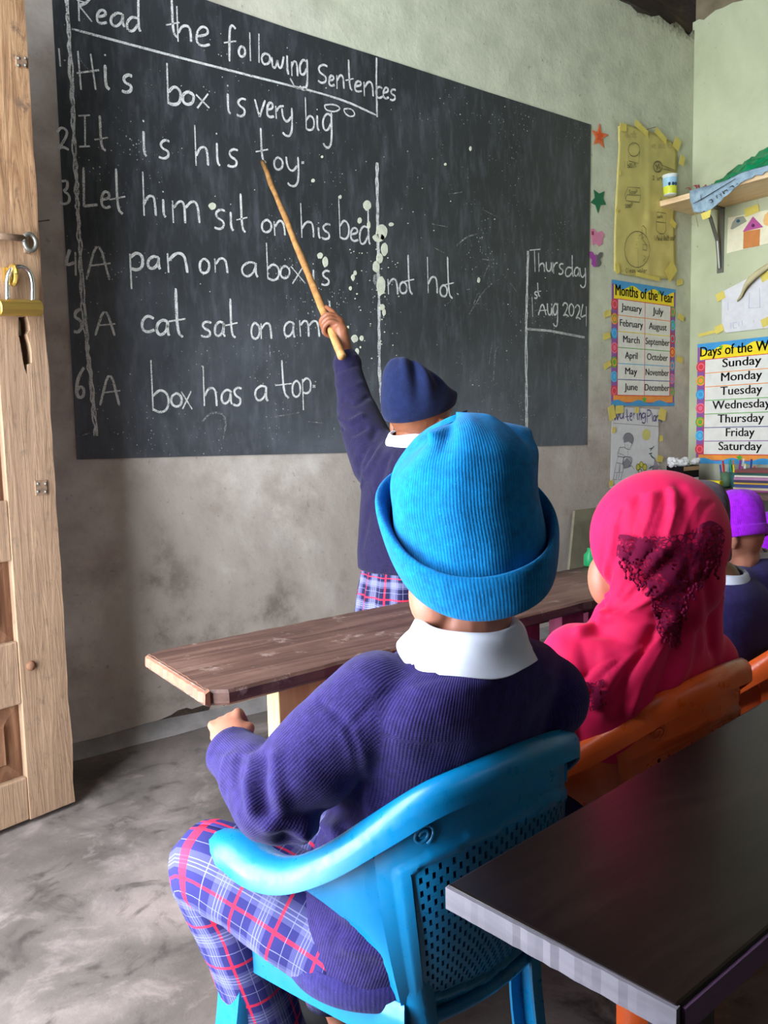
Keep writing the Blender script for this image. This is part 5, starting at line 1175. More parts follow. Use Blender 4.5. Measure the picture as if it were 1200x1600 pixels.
fa2 = (wrR-elR).normalized(); hb = Vector((0, 0, 1)); hb = (hb-fa2*hb.dot(fa2)).normalized(); hand(b, wrR+fa2*.012, Matrix((-fa2.cross(hb).normalized(), fa2, hb)).transposed(), -1, (.4,.5,.5,.5), .86, .4)
hip = TC[-1]
hpL, hpR = hip+F1@Vector((-.062, -.01, .020)), hip+F1@Vector((.062, -.01, .020))
knL, knR = at(333,1352,1.035), at(333,1352,1.035)+F1@Vector((.17, .01, 0))
ftL, ftR = Vector((knL.x+.075, knL.y-.03, .055)), Vector((knR.x+.02, knR.y-.02, .055))
for hp, kn, ft in ((hpL, knL, ftL), (hpR, knR, ftR)):
    limb(b, [hp, hp.lerp(kn, .5)+Vector((0, 0, .006)), kn], [.050, .044, .036]); limb(b, [kn, kn.lerp(ft, .4), ft], [.036, .034, .022])
    b.ell(ft+F1@Vector((0, .035, -.030)), .024, .060, .022, F1); b.ell(ft+F1@Vector((0, -.005, -.025)), .022, .03, .028, F1)
boy = fuse('person', b, .0034, M['skin_light'], None, 2)
tag(boy, 'seated child in bright blue knitted hat and navy sweater, seen from behind in blue chair', 'person')
eyes(HC1, H1, boy, .98)
for ft in (ftL, ftR):
    s_ = MB().ell(ft+F1@Vector((0, .035, -.029)), .031, .068, .026, F1, 20, 12).build('shoe', M['black'], boy, True)
# sweater
b = MB(); b.loft([ring_e(c, F1, a, bb, 44) for c, (_, _, a, bb) in zip(TC, tors)])
limb(b, [shL, shL.lerp(elL, .5)+Vector((-.004, 0, .004)), elL], [.054, .053, .050], 20); limb(b, [elL, elL.lerp(wrL, .5), wrL], [.050, .043, .034], 20); b.tube([wrL-fa*.01, wrL+fa*.012], [.035, .035], 20)
limb(b, [shR, elR], [.054, .048], 20); limb(b, [elR, wrR], [.048, .034], 20)
sw = fuse('sweater', b, .0048, M['knit_navy'], boy, 10)
folds(sw, [([(500,1098),(520,1112),(545,1140),(560,1200),(572,1290)], .004, -.0032), ([(545,1140),(600,1085),(680,1058),(730,1050)], .0035, -.0020), ([(640,1040),(720,1028),(800,1018),(860,1012)], .004, .0020),
    ([(548,1145),(565,1200),(578,1285)], .010, .0040),
    ([(395,1185),(388,1225),(392,1262)], .008, .006), ([(410,1190),(408,1230),(415,1270)], .008, -.007), ([(432,1185),(432,1225),(440,1268)], .009, .006), ([(372,1185),(368,1215),(372,1245)], .006, -.004), ([(352,1182),(346,1210),(350,1235)], .007, .003),
    ([(420,1290),(460,1296),(520,1290),(570,1292)], .010, .007), ([(440,1275),(500,1272),(560,1270)], .010, -.004), ([(330,1180),(345,1172),(400,1170)], .004, -.002),
    ([(445,1305),(452,1340),(450,1370)], .010, -.008), ([(470,1300),(480,1340),(478,1370)], .009, .007), ([(500,1300),(510,1330),(508,1360)], .008, -.008), ([(530,1300),(520,1340),(515,1362)], .008, .006), ([(545,1300),(560,1330),(572,1350)], .008, -.008),
    ([(470,1215),(520,1235),(560,1245)], .016, .004), ([(600,1150),(680,1130),(760,1150)], .03, .004), ([(600,1250),(680,1240),(780,1190)], .02, -.004), ([(620,1290),(720,1250),(820,1170)], .016, .004),
    ([(540,1420),(590,1425),(640,1430)], .010, .005), ([(530,1450),(580,1462),(635,1465)], .009, -.005), ([(540,1480),(590,1490),(635,1490)], .009, .004)])
wrinkle(sw, .0028, (16, 16, 16), 3); wrinkle(sw, .0012, (45, 45, 45), 9)
knit_attr(sw, [(TC[::3]+[TC[-1]], .125, F1@Vector((0, 1, 0))), ([shL+(elL-shL)*.12, elL], .050, (1, 0, 0)), ([elL, wrL+fa*.04], .046, (1, 0, 0)), ([shR+(elR-shR)*.12, elR, wrR], .05, (-1, 0, 0))])
band('hem', TC[-1], F1, [(.131,.121,0,0,.028,0), (.135,.125,0,0,.014,0), (.134,.124,0,0,-.004,0), (.126,.118,0,0,-.010,0)], knit('knit_navy_rib', (44,38,94), uv=True, period=1/150.), sw, 120)
NT_ = Matrix.Identity(3)
0 and band('neck_rib', at(735,1000,.9), F1 @ Matrix.Rotation(R(8), 3, 'X'), [(.080,.066,0,0,-.010,0), (.076,.062,0,0,.002,0), (.066,.056,0,0,.010,0), (.058,.052,0,0,.006,0)], bpy.data.materials['knit_navy_rib'], sw, 100)
# shirt collar
def colf(a, t, q):
    w = max(0, -math.cos(a+.0)); return Vector((0, 0, -.010*abs(math.sin(a))**2*t))
CC = at(732, 999, .900)
band('shirt_collar', CC, F1 @ Matrix.Rotation(R(7), 3, 'X'), [(.047,.048,0,.004,.018,-.05), (.053,.053,0,.002,.024,-.05), (.062,.060,0,0,.021,-.02), (.070,.066,0,0,.006,.0), (.078,.071,0,.0,-.002,.03), (.085,.076,0,.0,-.009,.03)], M['shirt'], boy, 80, .0016, lambda a, t, q: Vector((0, 0, .0025*math.sin(a*5)*t-.006*t*abs(math.sin(a)))))
# trousers
def legfold(seed): return lambda th, s: .06*noise.noise(Vector((math.cos(th)*1.4+seed, math.sin(th)*1.4, s*22)))+.03*noise.noise(Vector((math.cos(th)*3, math.sin(th)*3+seed, s*60)))
for hp, kn, ft, sd in ((hpL, knL, ftL, 1), (hpR, knR, ftR, 5)):
    uv_tube('trouser_leg', [hp+F1@Vector((0,-.045,.0)), hp, hp.lerp(kn, .5)+Vector((0, 0, .006)), kn+Vector((0, -.014, .004)), kn+Vector((0, .004, -.018)), kn.lerp(ft, .35), kn.lerp(ft, .95)], [.040, .068, .064, .056, .052, .050, .044], M['plaid'], boy, 44, (0, 0, 1), legfold(sd))
# hat: pulled-down crown with a wide turned-up brim
rs = random.Random(4)
HH = frame(26, 0, -7); HB = at(730, 824, .915)
T0 = R(30)
def crown_fn(a, t, q):
    d = Vector((0, 0, 0)); s = max(0.0, t-.45)/.55
    rad = Vector((math.sin(a), -math.cos(a), 0))
    def lump(a0, t0, wa, wt, amp): 
        da = (a-a0+PI) % (2*PI)-PI; return amp*math.exp(-(da/wa)**2-((t-t0)/wt)**2)
    k = lump(4.5, .72, .60, .26, -.044)+lump(4.9, .88, .4, .1, -.012)+lump(5.35, .82, .24, .09, .017)+lump(5.72, .76, .15, .12, -.010)+lump(6.1, .84, .3, .12, .006)+lump(1.45, .66, .22, .07, .010)+lump(1.35, .84, .45, .12, -.006)+lump(.98, .72, .14, .16, -.010)+lump(.55, .88, .2, .1, .008)+lump(1.9, .7, .3, .15, -.010)+lump(2.8, .8, .4, .15, -.012)
    k += lump(0, .06, 3, .045, .003)+lump(5.6, .35, .2, .3, -.003)+.0035*noise.noise(Vector((math.sin(a)*2.2, math.cos(a)*2.2, t*5)))
    return rad*k+Vector((0, 0, .006*math.sin(a*3+1)*s))
hat = band('knitted_hat', HB, HH, [(.080,.088,0,.002,-.004,T0), (.0845,.092,0,0,.012,T0*.95), (.0855,.092,.000,-.002,.036,T0*.75), (.085,.090,-.001,-.006,.062,T0*.5), (.082,.086,.001,-.010,.084,T0*.28), (.073,.077,.002,-.013,.102,.12), (.056,.060,.002,-.014,.116,.05), (.033,.036,.001,-.014,.124,0), (.0012,.0012,.000,-.013,.127,0)],
    M['hat_blue'], boy, 200, 0, crown_fn, rows=9)
def brim_fn(a, t, q):
    rad = Vector((math.sin(a), -math.cos(a), 0)); side = abs(math.sin(a))
    return rad*(.009*side**2*math.sin(PI*min(1, t*1.0))+.0025*math.sin(a*2+1)+.0015*math.sin(a*5)) + Vector((0, 0, .003*math.sin(a*3+.6)))
# turned-up brim: from the inner edge, down, round and up again
band('hat_brim', HB, HH, [(.079,.087,0,0,-.004,T0), (.080,.088,0,0,-.022,T0), (.083,.091,0,-.001,-.033,T0), (.087,.095,0,-.001,-.032,T0), (.0905,.0985,0,-.001,-.018,T0), (.0945,.1015,0,-.001,.006,T0*1.03), (.0955,.1025,0,0,.019,T0*1.05), (.0935,.1005,0,0,.0225,T0*1.05), (.0905,.0975,0,0,.017,T0*1.05), (.0875,.095,0,0,.0,T0)],
    M['hat_blue'], hat, 200, 0, brim_fn, rows=5)

# ------------------------------------------------------------------ the girl in the pink headscarf
F2 = frame(-4); H2 = frame(-2, -6, -3)
HC2 = at(1014, 862, 1.16)
t2 = [((1010,960),1.16,.060,.060), ((1008,985),1.165,.085,.075), ((1002,1010),1.175,.122,.085), ((998,1045),1.19,.138,.088), ((994,1100),1.22,.142,.092), ((988,1170),1.25,.14,.095), ((980,1250),1.27,.135,.10), ((970,1330),1.28,.13,.105)]
T2 = [at(x, y, d) for (x, y), d, a, bb in t2]
s2L, e2L, w2L = at(905,1040,1.15), at(850,1160,1.17), at(800,1130,1.30)
s2R, e2R, w2R = at(1095,1040,1.23), T2[5]+F2@Vector((.15,.03,0)), T2[5]+F2@Vector((.10,.17,.0))
b = MB(); head(b, HC2, H2, .98); b.ell(at(943,908,1.180), .0225, .024, .040, H2, 16, 12); limb(b, [HC2+H2@Vector((0, -.018, -.05)), T2[1]], [.042, .046]); b.loft([ring_e(c, F2, a*.82, bb*.78, 28) for c, (_, _, a, bb) in zip(T2, t2)])
for s_, e_, w_ in ((s2L, e2L, w2L), (s2R, e2R, w2R)):
    limb(b, [s_, e_, w_], [.033, .027, .019]); fa_ = (w_-e_).normalized(); hb = Vector((0, 0, 1)); hb = (hb-fa_*hb.dot(fa_)).normalized(); hand(b, w_+fa_*.01, Matrix((fa_.cross(hb).normalized(), fa_, hb)).transposed(), 1, (.4,.5,.5,.5), .85, .4)
def seated_legs(b, hip, F, kdy=.24, drop=.0):
    out = []
    for x in (-.065, .065):
        hp = hip+F@Vector((x, .02, .0)); kn = hp+F@Vector((x*.25, kdy, .02)); ft = Vector((kn.x, kn.y-.02, .055)); out.append((hp, kn, ft))
        limb(b, [hp, hp.lerp(kn, .5), kn], [.050, .044, .036]); limb(b, [kn, kn.lerp(ft, .4), ft], [.036, .034, .022]); b.ell(ft+F@Vector((0, .035, -.030)), .024, .060, .022, F); b.ell(ft+F@Vector((0, -.005, -.025)), .022, .03, .028, F)
    return out
hip2 = Vector((T2[-1].x, T2[-1].y+.02, .34)); L2 = seated_legs(b, hip2, F2)
girl = fuse('person', b, .0048, M['skin_light'], None, 4)
tag(girl, 'seated girl wearing a bright pink headscarf with lace trim, in orange chair', 'person'); eyes(HC2, H2, girl, .98)
for hp, kn, ft in L2: MB().ell(ft+F2@Vector((0, .035, -.029)), .031, .068, .026, F2, 20, 12).build('shoe', M['black'], girl, True)
b = MB(); b.loft([ring_e(c, F2, a*k_, bb*k_, 44) for k_, (c, (_, _, a, bb)) in zip((.7,.78,.84,.88,.92,.95,.95), list(zip(T2, t2))[1:])])
for s_, e_, w_ in ((s2L, e2L, w2L), (s2R, e2R, w2R)): limb(b, [s_, e_, w_], [.040, .040, .030], 20)
s2 = fuse('sweater', b, .006, M['knit_navy'], girl, 6); knit_attr(s2, [(T2[::3]+[T2[-1]], .12, (0, 1, 0)), ([s2L, e2L, w2L], .045, (1, 0, 0)), ([s2R, e2R, w2R], .045, (-1, 0, 0))])
for hp, kn, ft in L2: uv_tube('trouser_leg', [hp, hp.lerp(kn, .5), kn+Vector((0, -.012, .004)), kn+Vector((0, .004, -.018)), kn.lerp(ft, .35), kn.lerp(ft, .95)], [.062, .058, .052, .050, .046, .042], M['plaid'], girl, 36, (0, 0, 1), legfold(2))
# headscarf
b = MB(); q2 = lambda x, y, z: HC2+H2@Vector((x, y, z))
b.ell(q2(0, -.018, .020), .092, .100, .099, H2, 32, 22); b.ell(q2(0, -.020, -.030), .082, .084, .086, H2, 28, 18); b.ell(q2(0, -.012, -.062), .068, .070, .060, H2, 24, 14)
limb(b, [q2(0, -.018, -.06), T2[0]], [.070, .068], 24); limb(b, [q2(.030, -.020, -.03), at(1068,905,1.18), at(1070,960,1.19), at(1072,1020,1.21)], [.060, .054, .052, .056], 20)
b.loft([ring_e(at(x, y, d), F2, a, bb, 44) for (x, y), d, a, bb in [((1008,948),1.16,.068,.068), ((1008,968),1.16,.080,.074), ((1002,992),1.17,.104,.084), ((998,1020),1.18,.132,.092), ((996,1050),1.195,.148,.098), ((994,1090),1.215,.154,.100), ((990,1140),1.24,.156,.102)]])
limb(b, [s2L+Vector((0,0,.006)), s2L.lerp(e2L, .55)], [.058, .052], 20); limb(b, [s2R+Vector((0,0,.006)), s2R.lerp(e2R, .5)], [.056, .05], 20)
# the cloth gathered under the chin
b.ell(q2(-.0, .035, -.098), .055, .040, .030, H2, 20, 12)
hj = fuse('headscarf', b, .0042, M['scarf'], girl, 12)
folds(hj, [([(945,962),(960,930),(972,890),(990,850)], .006, .005), ([(946,966),(975,930),(1000,890),(1050,850)], .006, .0055), ([(940,950),(950,910),(948,860),(955,810)], .006, -.003), ([(955,940),(962,900),(965,850),(975,800)], .006, -.0035), ([(965,945),(985,915),(1010,880)], .005, -.004),
    ([(945,968),(985,955),(1030,920),(1060,890)], .007, .006), ([(948,975),(990,975),(1040,960)], .007, -.005), ([(905,985),(950,972),(1000,975),(1050,965)], .008, .007), ([(890,1000),(940,992),(990,1005),(1040,1000)], .010, -.004),
    ([(1050,768),(1054,800),(1046,835)], .006, .006), ([(1040,775),(1038,805),(1028,838)], .006, -.004), ([(1020,775),(1016,810),(1004,836)], .006, .003), ([(1000,780),(996,812),(984,834)], .006, -.003), ([(985,790),(975,820),(970,850)], .006, .0025), ([(1062,760),(1075,800),(1082,840)], .008, -.004),
    ([(1050,965),(1030,1010),(1000,1060),(985,1110)], .009, .008), ([(1030,965),(1010,1010),(985,1060),(970,1110)], .009, -.007), ([(1080,980),(1070,1040),(1050,1080)], .012, .006), ([(1065,975),(1050,1030),(1030,1085)], .008, -.006), ([(940,1010),(950,1060),(945,1110)], .012, .005), ([(910,1010),(920,1060),(925,1110)], .010, -.004), ([(1100,900),(1108,950),(1112,1010)], .010, -.005), ([(1090,890),(1092,950),(1095,1010)], .010, .004),
    ([(906,855),(910,890),(930,930),(944,960)], .004, .003), ([(914,850),(920,885),(938,920)], .004, -.003)])
fan_ = []
for k in range(13):
    t = k/12; ex = 948+t*150; ey = 815+90*t*t+18*math.sin(t*3); mx_ = 946+(ex-946)*.45; my_ = 960+(ey-960)*.45
    fan_.append(([(947+k*.8, 962+k*.5), (mx_-6+8*t, my_+8*t), (ex, ey)], .0032+.0012*(k % 3), (.0034 if k % 2 else -.0030)*(1-.35*t)))
for k in range(9):
    x0 = 935+k*19; fan_.append(([(x0+26, 768+abs(k-4)*4), (x0+12, 800), (x0, 836)], .0035, .0022 if k % 2 else -.0020))
for k in range(7):
    fan_.append(([(1052-k*5, 975+k*4), (1020-k*16, 1030+k*3), (985-k*17, 1098)], .0042, .0035 if k % 2 else -.0032))
folds(hj, fan_)
wrinkle(hj, .003, (13, 13, 13), 1)
# lace trim with beaded fringe, hanging on the back of the scarf
me = hj.data; bvh2 = BVHTree.FromPolygons([v.co.copy() for v in me.vertices], [tuple(p.vertices) for p in me.polygons])
def l4(x, y): return (850+x*.2917, 720+y*.2917)
def onscarf(x, y, e=.004):
    h = bvh2.ray_cast(CP, ray(x, y).normalized())
    if h[0] is None: return None
    return h[0]+h[1].normalized()*e
topx = [(405,400),(480,404),(560,404),(640,403),(680,400),(760,385),(830,350),(878,325),(930,350),(955,385)]; botx = [(405,512),(470,545),(545,640),(600,780),(640,905),(710,915),(755,720),(815,650),(865,540),(930,560)]
tp_ = smooth_path([Vector((*l4(x, y), 0)) for x, y in topx], 6); bt_ = smooth_path([Vector((*l4(x, y), 0)) for x, y in botx], 6); n = len(tp_); rows = 22; vs = []; ok = []
for j in range(rows+1):
    for i in range(n):
        p = tp_[i].lerp(bt_[i], j/rows); q = onscarf(p.x, p.y, .004+.002*abs(noise.noise(Vector((i*.3, j*.3, 0))))); ok.append(q is not None); vs.append(q or Vector((0, 0, 0)))
fs = [f for f in [(j*n+i, j*n+i+1, (j+1)*n+i+1, (j+1)*n+i) for j in range(rows) for i in range(n-1)] if all(ok[k] for k in f) and max((vs[f[0]]-vs[f[2]]).length, (vs[f[1]]-vs[f[3]]).length) < .03]
used = sorted({k for f in fs for k in f}); mp = {k: i for i, k in enumerate(used)}
lc = link_mesh('lace_trim', [vs[k] for k in used], [tuple(mp[k] for k in f) for f in fs], M['lace'], hj, True); lc['label'] = 'dark magenta lace trim'
b = MB()
for i in range(2, n-1, 2):
    p0 = bt_[i]; q = onscarf(p0.x, p0.y, .005)
    if q is None: continue
    L_ = random.uniform(8, 26) if not 20 < i < 34 else random.uniform(14, 34); pts = []
    for k in range(7):
        qq = onscarf(p0.x+2*math.sin(k*.9+i), p0.y+L_*k/6, .006)
        if qq: pts.append(qq)
    if len(pts) > 2:
        b.tube(pts, .0009, 5)
        for k in range(0, len(pts), 2): b.ell(pts[k], .0021, .0021, .0026, nu=6, nv=5)
fr = b.build('lace_fringe', M['lace_thread'], hj, True); tag(fr, kind='stuff')
# second bit of lace at the bottom edge on the left shoulder
b = MB(); vs = []; ok = []
for j in range(9):
    for i in range(13):
        q = onscarf(903+i*3.6+j*.6, 1068+j*5.5-i*.6, .004); ok.append(q is not None); vs.append(q or Vector((0, 0, 0)))
fs = [f for f in [(j*13+i, j*13+i+1, (j+1)*13+i+1, (j+1)*13+i) for j in range(8) for i in range(12) if abs(i-6) < 6.5-j*.55+1.2*math.sin(j*2.3)] if all(ok[k] for k in f)]
used = sorted({k for f in fs for k in f}); mp = {k: i for i, k in enumerate(used)}
if fs: link_mesh('lace_trim', [vs[k] for k in used], [tuple(mp[k] for k in f) for f in fs], M['lace'], hj, True)

# ------------------------------------------------------------------ the child pointing at the board
F3 = frame(74); H3 = frame(76, -8, 4); D3 = 1.80
HC3 = at(657, 652, D3)
t3 = [((642,690),1.80,.046,.046), ((640,705),1.80,.080,.062), ((637,722),1.80,.104,.072), ((636,760),1.80,.112,.080), ((636,810),1.80,.114,.086), ((635,860),1.80,.118,.092), ((635,888),1.80,.116,.092)]
T3 = [at(x, y, d) for (x, y), d, a, bb in t3]
s3L, e3L, w3L = T3[2]+F3@Vector((-.085, 0, -.004)), at(556,640,1.93), at(542,564,1.975)
s3R, e3R, w3R = T3[2]+F3@Vector((.090, 0, -.01)), T3[4]+F3@Vector((.145,.02,-.02)), T3[6]+F3@Vector((.12,.10,-.0))
tip = FW(410, 253, .012); hnd = at(514, 508, 1.985); sd_ = (hnd-tip).normalized()
k_ = 0.0
while k_ < .3:
    k_ += .002; q = hnd+sd_*k_-CP; yy = 800-FPX*q.dot(CU)/q.dot(CF)
    if yy > 557: break
sb = hnd+sd_*k_
b = MB(); P = [tip.lerp(sb, i/14)+Vector((.004*noise.noise(Vector((i*.7, 0, 0))), 0, .004*noise.noise(Vector((i*.6, 4, 0))))) for i in range(15)]
b.tube(P, [.0068+.0028*i/14+.0006*(i % 3) for i in range(15)], 12); 
stk = b.build('pointer_stick', wood('stick_wood', [(.3, srgb(112,74,40)), (.5, srgb(158,112,64)), (.7, srgb(196,150,92))], grain=(20, 20, 20), rough=.55, bumpd=.001).m, None, True)
tag(stk, 'long wooden stick held against the word on the blackboard', 'stick')
b = MB(); head(b, HC3, H3, .93, -.022); limb(b, [HC3+H3@Vector((0, -.016, -.045)), T3[1]], [.040, .042]); b.loft([ring_e(c, F3, a*.82, bb*.78, 28) for c, (_, _, a, bb) in zip(T3, t3)])
limb(b, [s3L, e3L, w3L], [.030, .025, .019]);  limb(b, [s3R, e3R, w3R], [.030, .025, .018])
# the fist closed round the stick, index finger laid along it
ax = -sd_; cam_ = (CP-hnd).normalized(); sx = ax.cross(cam_).normalized(); oc = sx.cross(ax).normalized()      # ax up the stick, sx to the right in the picture, oc to the viewer
if sx.dot(CR) < 0: sx = -sx
def hq(x, y, z): return hnd+sx*x+ax*y+oc*z
limb(b, [w3L, w3L.lerp(hq(.022, -.034, -.002), .5), hq(.022, -.034, -.002)], [.0195, .0185, .0185])
b.ell(hq(.020, -.012, .002), .020, .030, .017, Matrix((sx, ax, oc)).transposed(), 18, 12); b.ell(hq(.024, -.034, -.002), .016, .022, .015, Matrix((sx, ax, oc)).transposed(), 14, 10)
for i, y in enumerate((.008, -.007, -.022)):
    pts = [hq(.020, y+.000, .014), hq(.005, y+.004, .0225), hq(-.013, y+.003, .015), hq(-.017, y, -.002), hq(-.008, y-.002, -.014)]
    b.tube(smooth_path(pts, 5), lerp_list([.0072, .0068, .0063, .0058, .0052], 21), 10); b.ell(pts[-1], .0055, .0055, .0055, nu=10, nv=8)
pts = [hq(.024, .004, .010), hq(.021, .026, .012), hq(.016, .044, .011), hq(.011, .060, .009)]
b.tube(smooth_path(pts, 5), lerp_list([.0080, .0070, .0060, .0048], 16), 10); b.ell(pts[-1], .0048, .0048, .0048, nu=10, nv=8)
pts = [hq(.022, -.022, -.008), hq(.012, -.004, -.018), hq(.000, .010, -.017), hq(-.008, .020, -.012)]
b.tube(smooth_path(pts, 5), lerp_list([.0095, .0085, .0072, .0058], 16), 10); b.ell(pts[-1], .0058, .0058, .0058, nu=10, nv=8)
ft3 = []
for x in (-.05, .05):
    hp = T3[-1]+F3@Vector((x, 0, -.02)); kn = Vector((hp.x, hp.y, .29)); ft = Vector((hp.x, hp.y, .05))+F3@Vector((x*.2, -.01, 0)); ft3.append(ft)
    limb(b, [hp, kn, ft], [.052, .038, .024]); b.ell(ft+F3@Vector((0, .035, -.027)), .023, .058, .021, F3); b.ell(ft+F3@Vector((0, -.006, -.022)), .021, .028, .026, F3)
kid = fuse('person', b, .0026, M['skin_dark'], None, 2)
tag(kid, 'standing child in navy cap and sweater pointing a stick at the blackboard', 'person'); eyes(HC3, H3, kid, .93)
for ft in ft3: MB().ell(ft+F3@Vector((0, .035, -.026)), .029, .064, .025, F3, 20, 12).build('shoe', M['black'], kid, True)
b = MB(); b.loft([ring_e(c, F3, a, bb, 44) for c, (_, _, a, bb) in zip(T3, t3)])
limb(b, [s3L, s3L.lerp(e3L,.6), e3L], [.062, .055, .050], 20); limb(b, [e3L, w3L], [.047, .032], 20); limb(b, [s3R, e3R, w3R], [.048, .040, .030], 20)
f3 = (w3L-e3L).normalized(); b.tube([w3L-f3*.03, w3L-f3*.012, w3L+f3*.004], [.033, .038, .034], 20)
sw3 = fuse('sweater', b, .0048, M['knit_dark'], kid, 8)
folds(sw3, [([(525,650),(545,660),(565,650)], .008, .007), ([(528,668),(550,678),(570,668)], .007, -.006), ([(535,625),(555,632),(575,620)], .007, -.005), ([(525,600),(545,606),(566,598)], .007, .003), ([(562,720),(575,700),(588,672)], .010, -.007), ([(572,740),(590,710),(610,680)], .010, .007), ([(585,800),(592,760),(606,715)], .009, -.006), ([(565,760),(572,720),(580,690)], .008, .004),
    ([(610,850),(600,800),(612,740)], .012, .005), ([(565,850),(572,820),(580,790)], .010, -.004), ([(520,568),(540,560),(556,556)], .004, .003), ([(523,582),(540,576),(558,570)], .005, -.004)])
wrinkle(sw3, .003, (14, 14, 14), 6)
knit_attr(sw3, [(T3[::2], .10, F3@Vector((0, 1, 0))), ([s3L, e3L, w3L+f3*.03], .04, (0, 0, 1)), ([s3R, e3R, w3R], .045, (1, 0, 0))])
band('shirt_collar', at(643,684,1.80), F3 @ Matrix.Rotation(R(14), 3, 'X'), [(.043,.044,0,.002,.014,0), (.048,.048,0,0,.017,0), (.056,.054,0,0,.006,0), (.068,.062,0,-.002,-.012,0), (.074,.070,0,-.004,-.019,0)], M['shirt'], kid, 64, .0016, lambda a, t, q: Vector((0, 0, .003*math.sin(a*4)*t)))
# pleated skirt
def pleat(a, t, q): r_ = Vector((math.sin(a), -math.cos(a), 0)); return r_*(.009*(abs(((a*16/PI) % 2)-1)-.5)*min(1, t*2.2))
band('pleated_skirt', Vector((T3[-1].x, T3[-1].y, 0)), F3, [(.104,.084,0,0,T3[-1].z+.02,0), (.110,.092,0,0,T3[-1].z-.02,0), (.124,.106,0,0,T3[-1].z-.10,0), (.138,.122,0,0,T3[-1].z-.21,0)], M['plaid_skirt'], kid, 256, .0015, pleat, uvs=(.74, .27), rows=6)
def cap_fn(a, t, q):
    rad = Vector((math.sin(a), -math.cos(a), 0))
    def lump(a0, t0, wa, wt, amp):
        da = (a-a0+PI) % (2*PI)-PI; return amp*math.exp(-(da/wa)**2-((t-t0)/wt)**2)
    return rad*(lump(.75, .66, .16, .30, -.012)+lump(1.05, .62, .16, .3, .008)+lump(.45, .7, .18, .22, .010)+lump(1.5, .55, .2, .16, -.008)+lump(1.75, .62, .2, .12, .005)+.002*noise.noise(Vector((math.sin(a)*2, math.cos(a)*2, t*4))))
# F3 columns: right (to the viewer), forward (right in the picture), up
cap = band('knitted_cap', HC3, H3, [(.074,.088,0,-.004,.017,R(26)), (.077,.092,0,-.008,.029,R(26)), (.076,.093,0,-.015,.042,R(21)), (.073,.088,0,-.026,.060,R(10)), (.064,.076,0,-.042,.082,R(-4)), (.044,.052,0,-.058,.100,R(-14)), (.020,.022,0,-.068,.110,R(-14)), (.001,.001,0,-.071,.112,0)], M['hat_navy'], kid, 120, 0, cap_fn, rows=8)
m_ = cap.modifiers.new('s', 'SOLIDIFY'); m_.thickness = .002

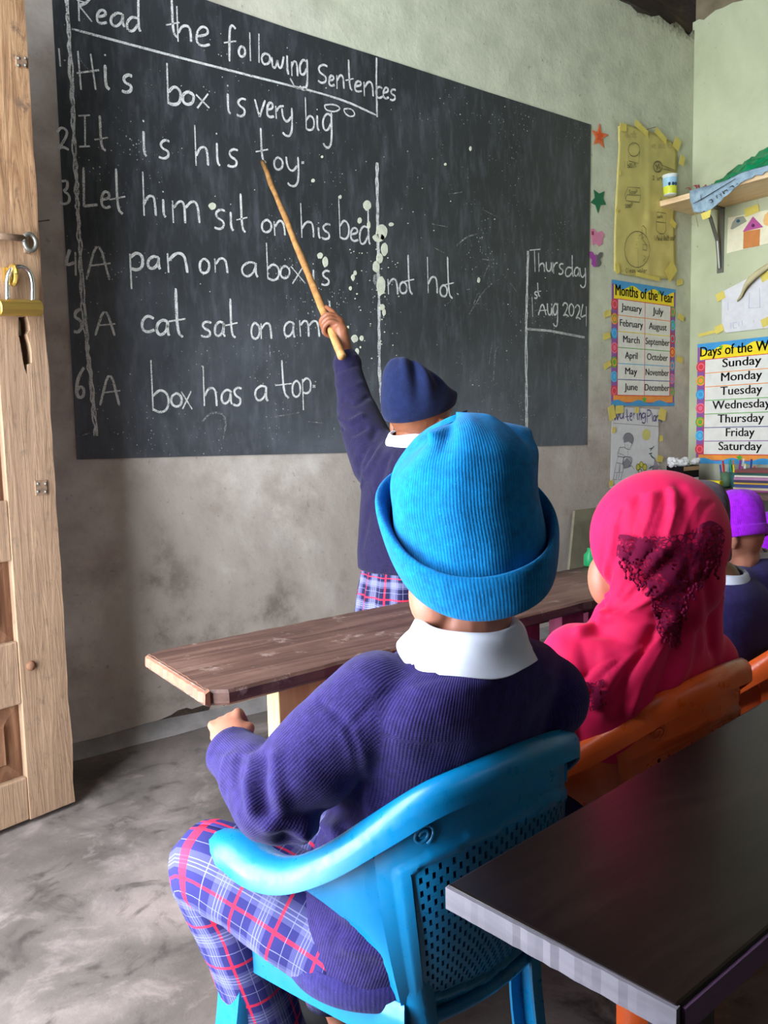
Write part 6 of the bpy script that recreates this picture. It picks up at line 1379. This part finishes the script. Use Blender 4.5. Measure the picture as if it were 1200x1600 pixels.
# ------------------------------------------------------------------ three more children further along the row
def far_child(label, hc, dist, yawb, yawh, hatm, shoulders, skin, hat_tilt=12, hat_back=.0, sweater=True, hipz=.33, roll=0, pitch=-4, hats=1.0):
    Fb = frame(yawb); Fh = frame(yawh, pitch, roll); Hc = at(*hc, dist); sc_, sd2 = shoulders; top = at(*sc_, sd2)
    ts = [(top+Vector((0, 0, .035)), .048, .046), (top+Vector((0, 0, .02)), .082, .066), (top, .116, .08), (top+Vector((0, .0, -.04)), .132, .09), (top+Vector((0, 0.01, -.12)), .132, .098), (Vector((top.x, top.y+.03, hipz+.06)), .125, .105), (Vector((top.x, top.y+.05, hipz)), .122, .11)]
    b = MB(); head(b, Hc, Fh, .95); limb(b, [Hc+Fh@Vector((0, -.016, -.05)), ts[1][0]], [.042, .046]); b.loft([ring_e(c, Fb, a*.82, bb*.78, 26) for c, a, bb in ts])
    arms = []
    for sx_ in (-1, 1):
        s_ = ts[2][0]+Fb@Vector((sx_*.105, 0, -.03)); e_ = ts[4][0]+Fb@Vector((sx_*.16, .04, -.03)); w_ = e_+Fb@Vector((-sx_*.05, .12, .04)); arms.append((s_, e_, w_)); limb(b, [s_, e_, w_], [.033, .027, .019])
        fa_ = (w_-e_).normalized(); hb = Vector((0, 0, 1)); hb = (hb-fa_*hb.dot(fa_)).normalized(); hand(b, w_+fa_*.01, Matrix((fa_.cross(hb).normalized(), fa_, hb)).transposed(), 1, (.4,.5,.5,.5), .85, .4)
    LL = seated_legs(b, Vector((top.x, top.y+.06, hipz)), Fb)
    p = fuse('person', b, .0055, skin, None, 4); tag(p, label, 'person'); eyes(Hc, Fh, p, .95)
    b = MB(); b.loft([ring_e(c, Fb, a, bb, 40) for c, a, bb in ts])
    for s_, e_, w_ in arms: limb(b, [s_, e_, w_], [.050, .045, .032], 18)
    sw_ = fuse('sweater', b, .006, M['knit_navy'], p, 8); wrinkle(sw_, .006, (12, 12, 12), dist*9); knit_attr(sw_, [([ts[0][0], ts[-1][0]], .12, (0, 1, 0))]+[(list(a_), .045, (1, 0, 0)) for a_ in arms])
    for hp, kn, ft in LL:
        uv_tube('trouser_leg', [hp, hp.lerp(kn, .5), kn+Vector((0, -.012, .004)), kn+Vector((0, .004, -.018)), kn.lerp(ft, .35), kn.lerp(ft, .95)], [.062, .058, .052, .050, .046, .042], M['plaid'], p, 32, (0, 0, 1), legfold(3))
        MB().ell(ft+Fb@Vector((0, .035, -.029)), .031, .068, .026, Fb, 16, 10).build('shoe', M['black'], p, True)
    band('shirt_collar', ts[0][0]+Vector((0, 0, -.006)), Fb @ Matrix.Rotation(R(10), 3, 'X'), [(.046,.046,0,0,.016,0), (.052,.052,0,0,.018,0), (.064,.062,0,0,.002,0), (.084,.076,0,0,-.018,0)], M['shirt'], p, 48, .0016)
    tt = R(hat_tilt); h = hats
    hf = lambda a, t, q: Vector((math.sin(a), -math.cos(a), 0))*(.008*noise.noise(Vector((math.sin(a)*1.8+dist, math.cos(a)*1.8, t*3)))*t)
    ht = band('knitted_hat', Hc, Fh, [(.074*h,.086*h,0,-.002,.000,tt), (.080*h,.092*h,0,-.004,.002,tt), (.081*h,.093*h,0,-.004,.022,tt), (.077*h,.090*h,0,-.005,.026,tt), (.077*h,.089*h,0,-.010,.052,tt*.6), (.070*h,.080*h,0,-.020,.078,tt*.2), (.050*h,.058*h,0,-.028,.100,0), (.024,.028,0,-.034,.112,0), (.001,.001,0,-.036,.115,0)], hatm, p, 96, 0, hf, rows=6)
    m_ = ht.modifiers.new('s', 'SOLIDIFY'); m_.thickness = .002
    return p
far_child('child with a grey knitted hat, mostly hidden right behind the pink headscarf', (1056, 846), 1.50, 0, -10, M['hat_grey'], ((1118, 925), 1.50), M['skin_dark'], hat_tilt=22)
far_child('child with a purple knitted hat and white collar, leaning towards the desk', (1134, 846), 1.86, -20, -38, M['hat_purple'], ((1163, 885), 1.90), M['skin'], hat_tilt=4, roll=14, pitch=-14)
far_child('child with a violet knitted hat cut off by the right picture edge', (1222, 856), 2.20, 0, -20, M['hat_purple'], ((1235, 925), 2.20), M['skin'], hat_tilt=10, hats=1.12)
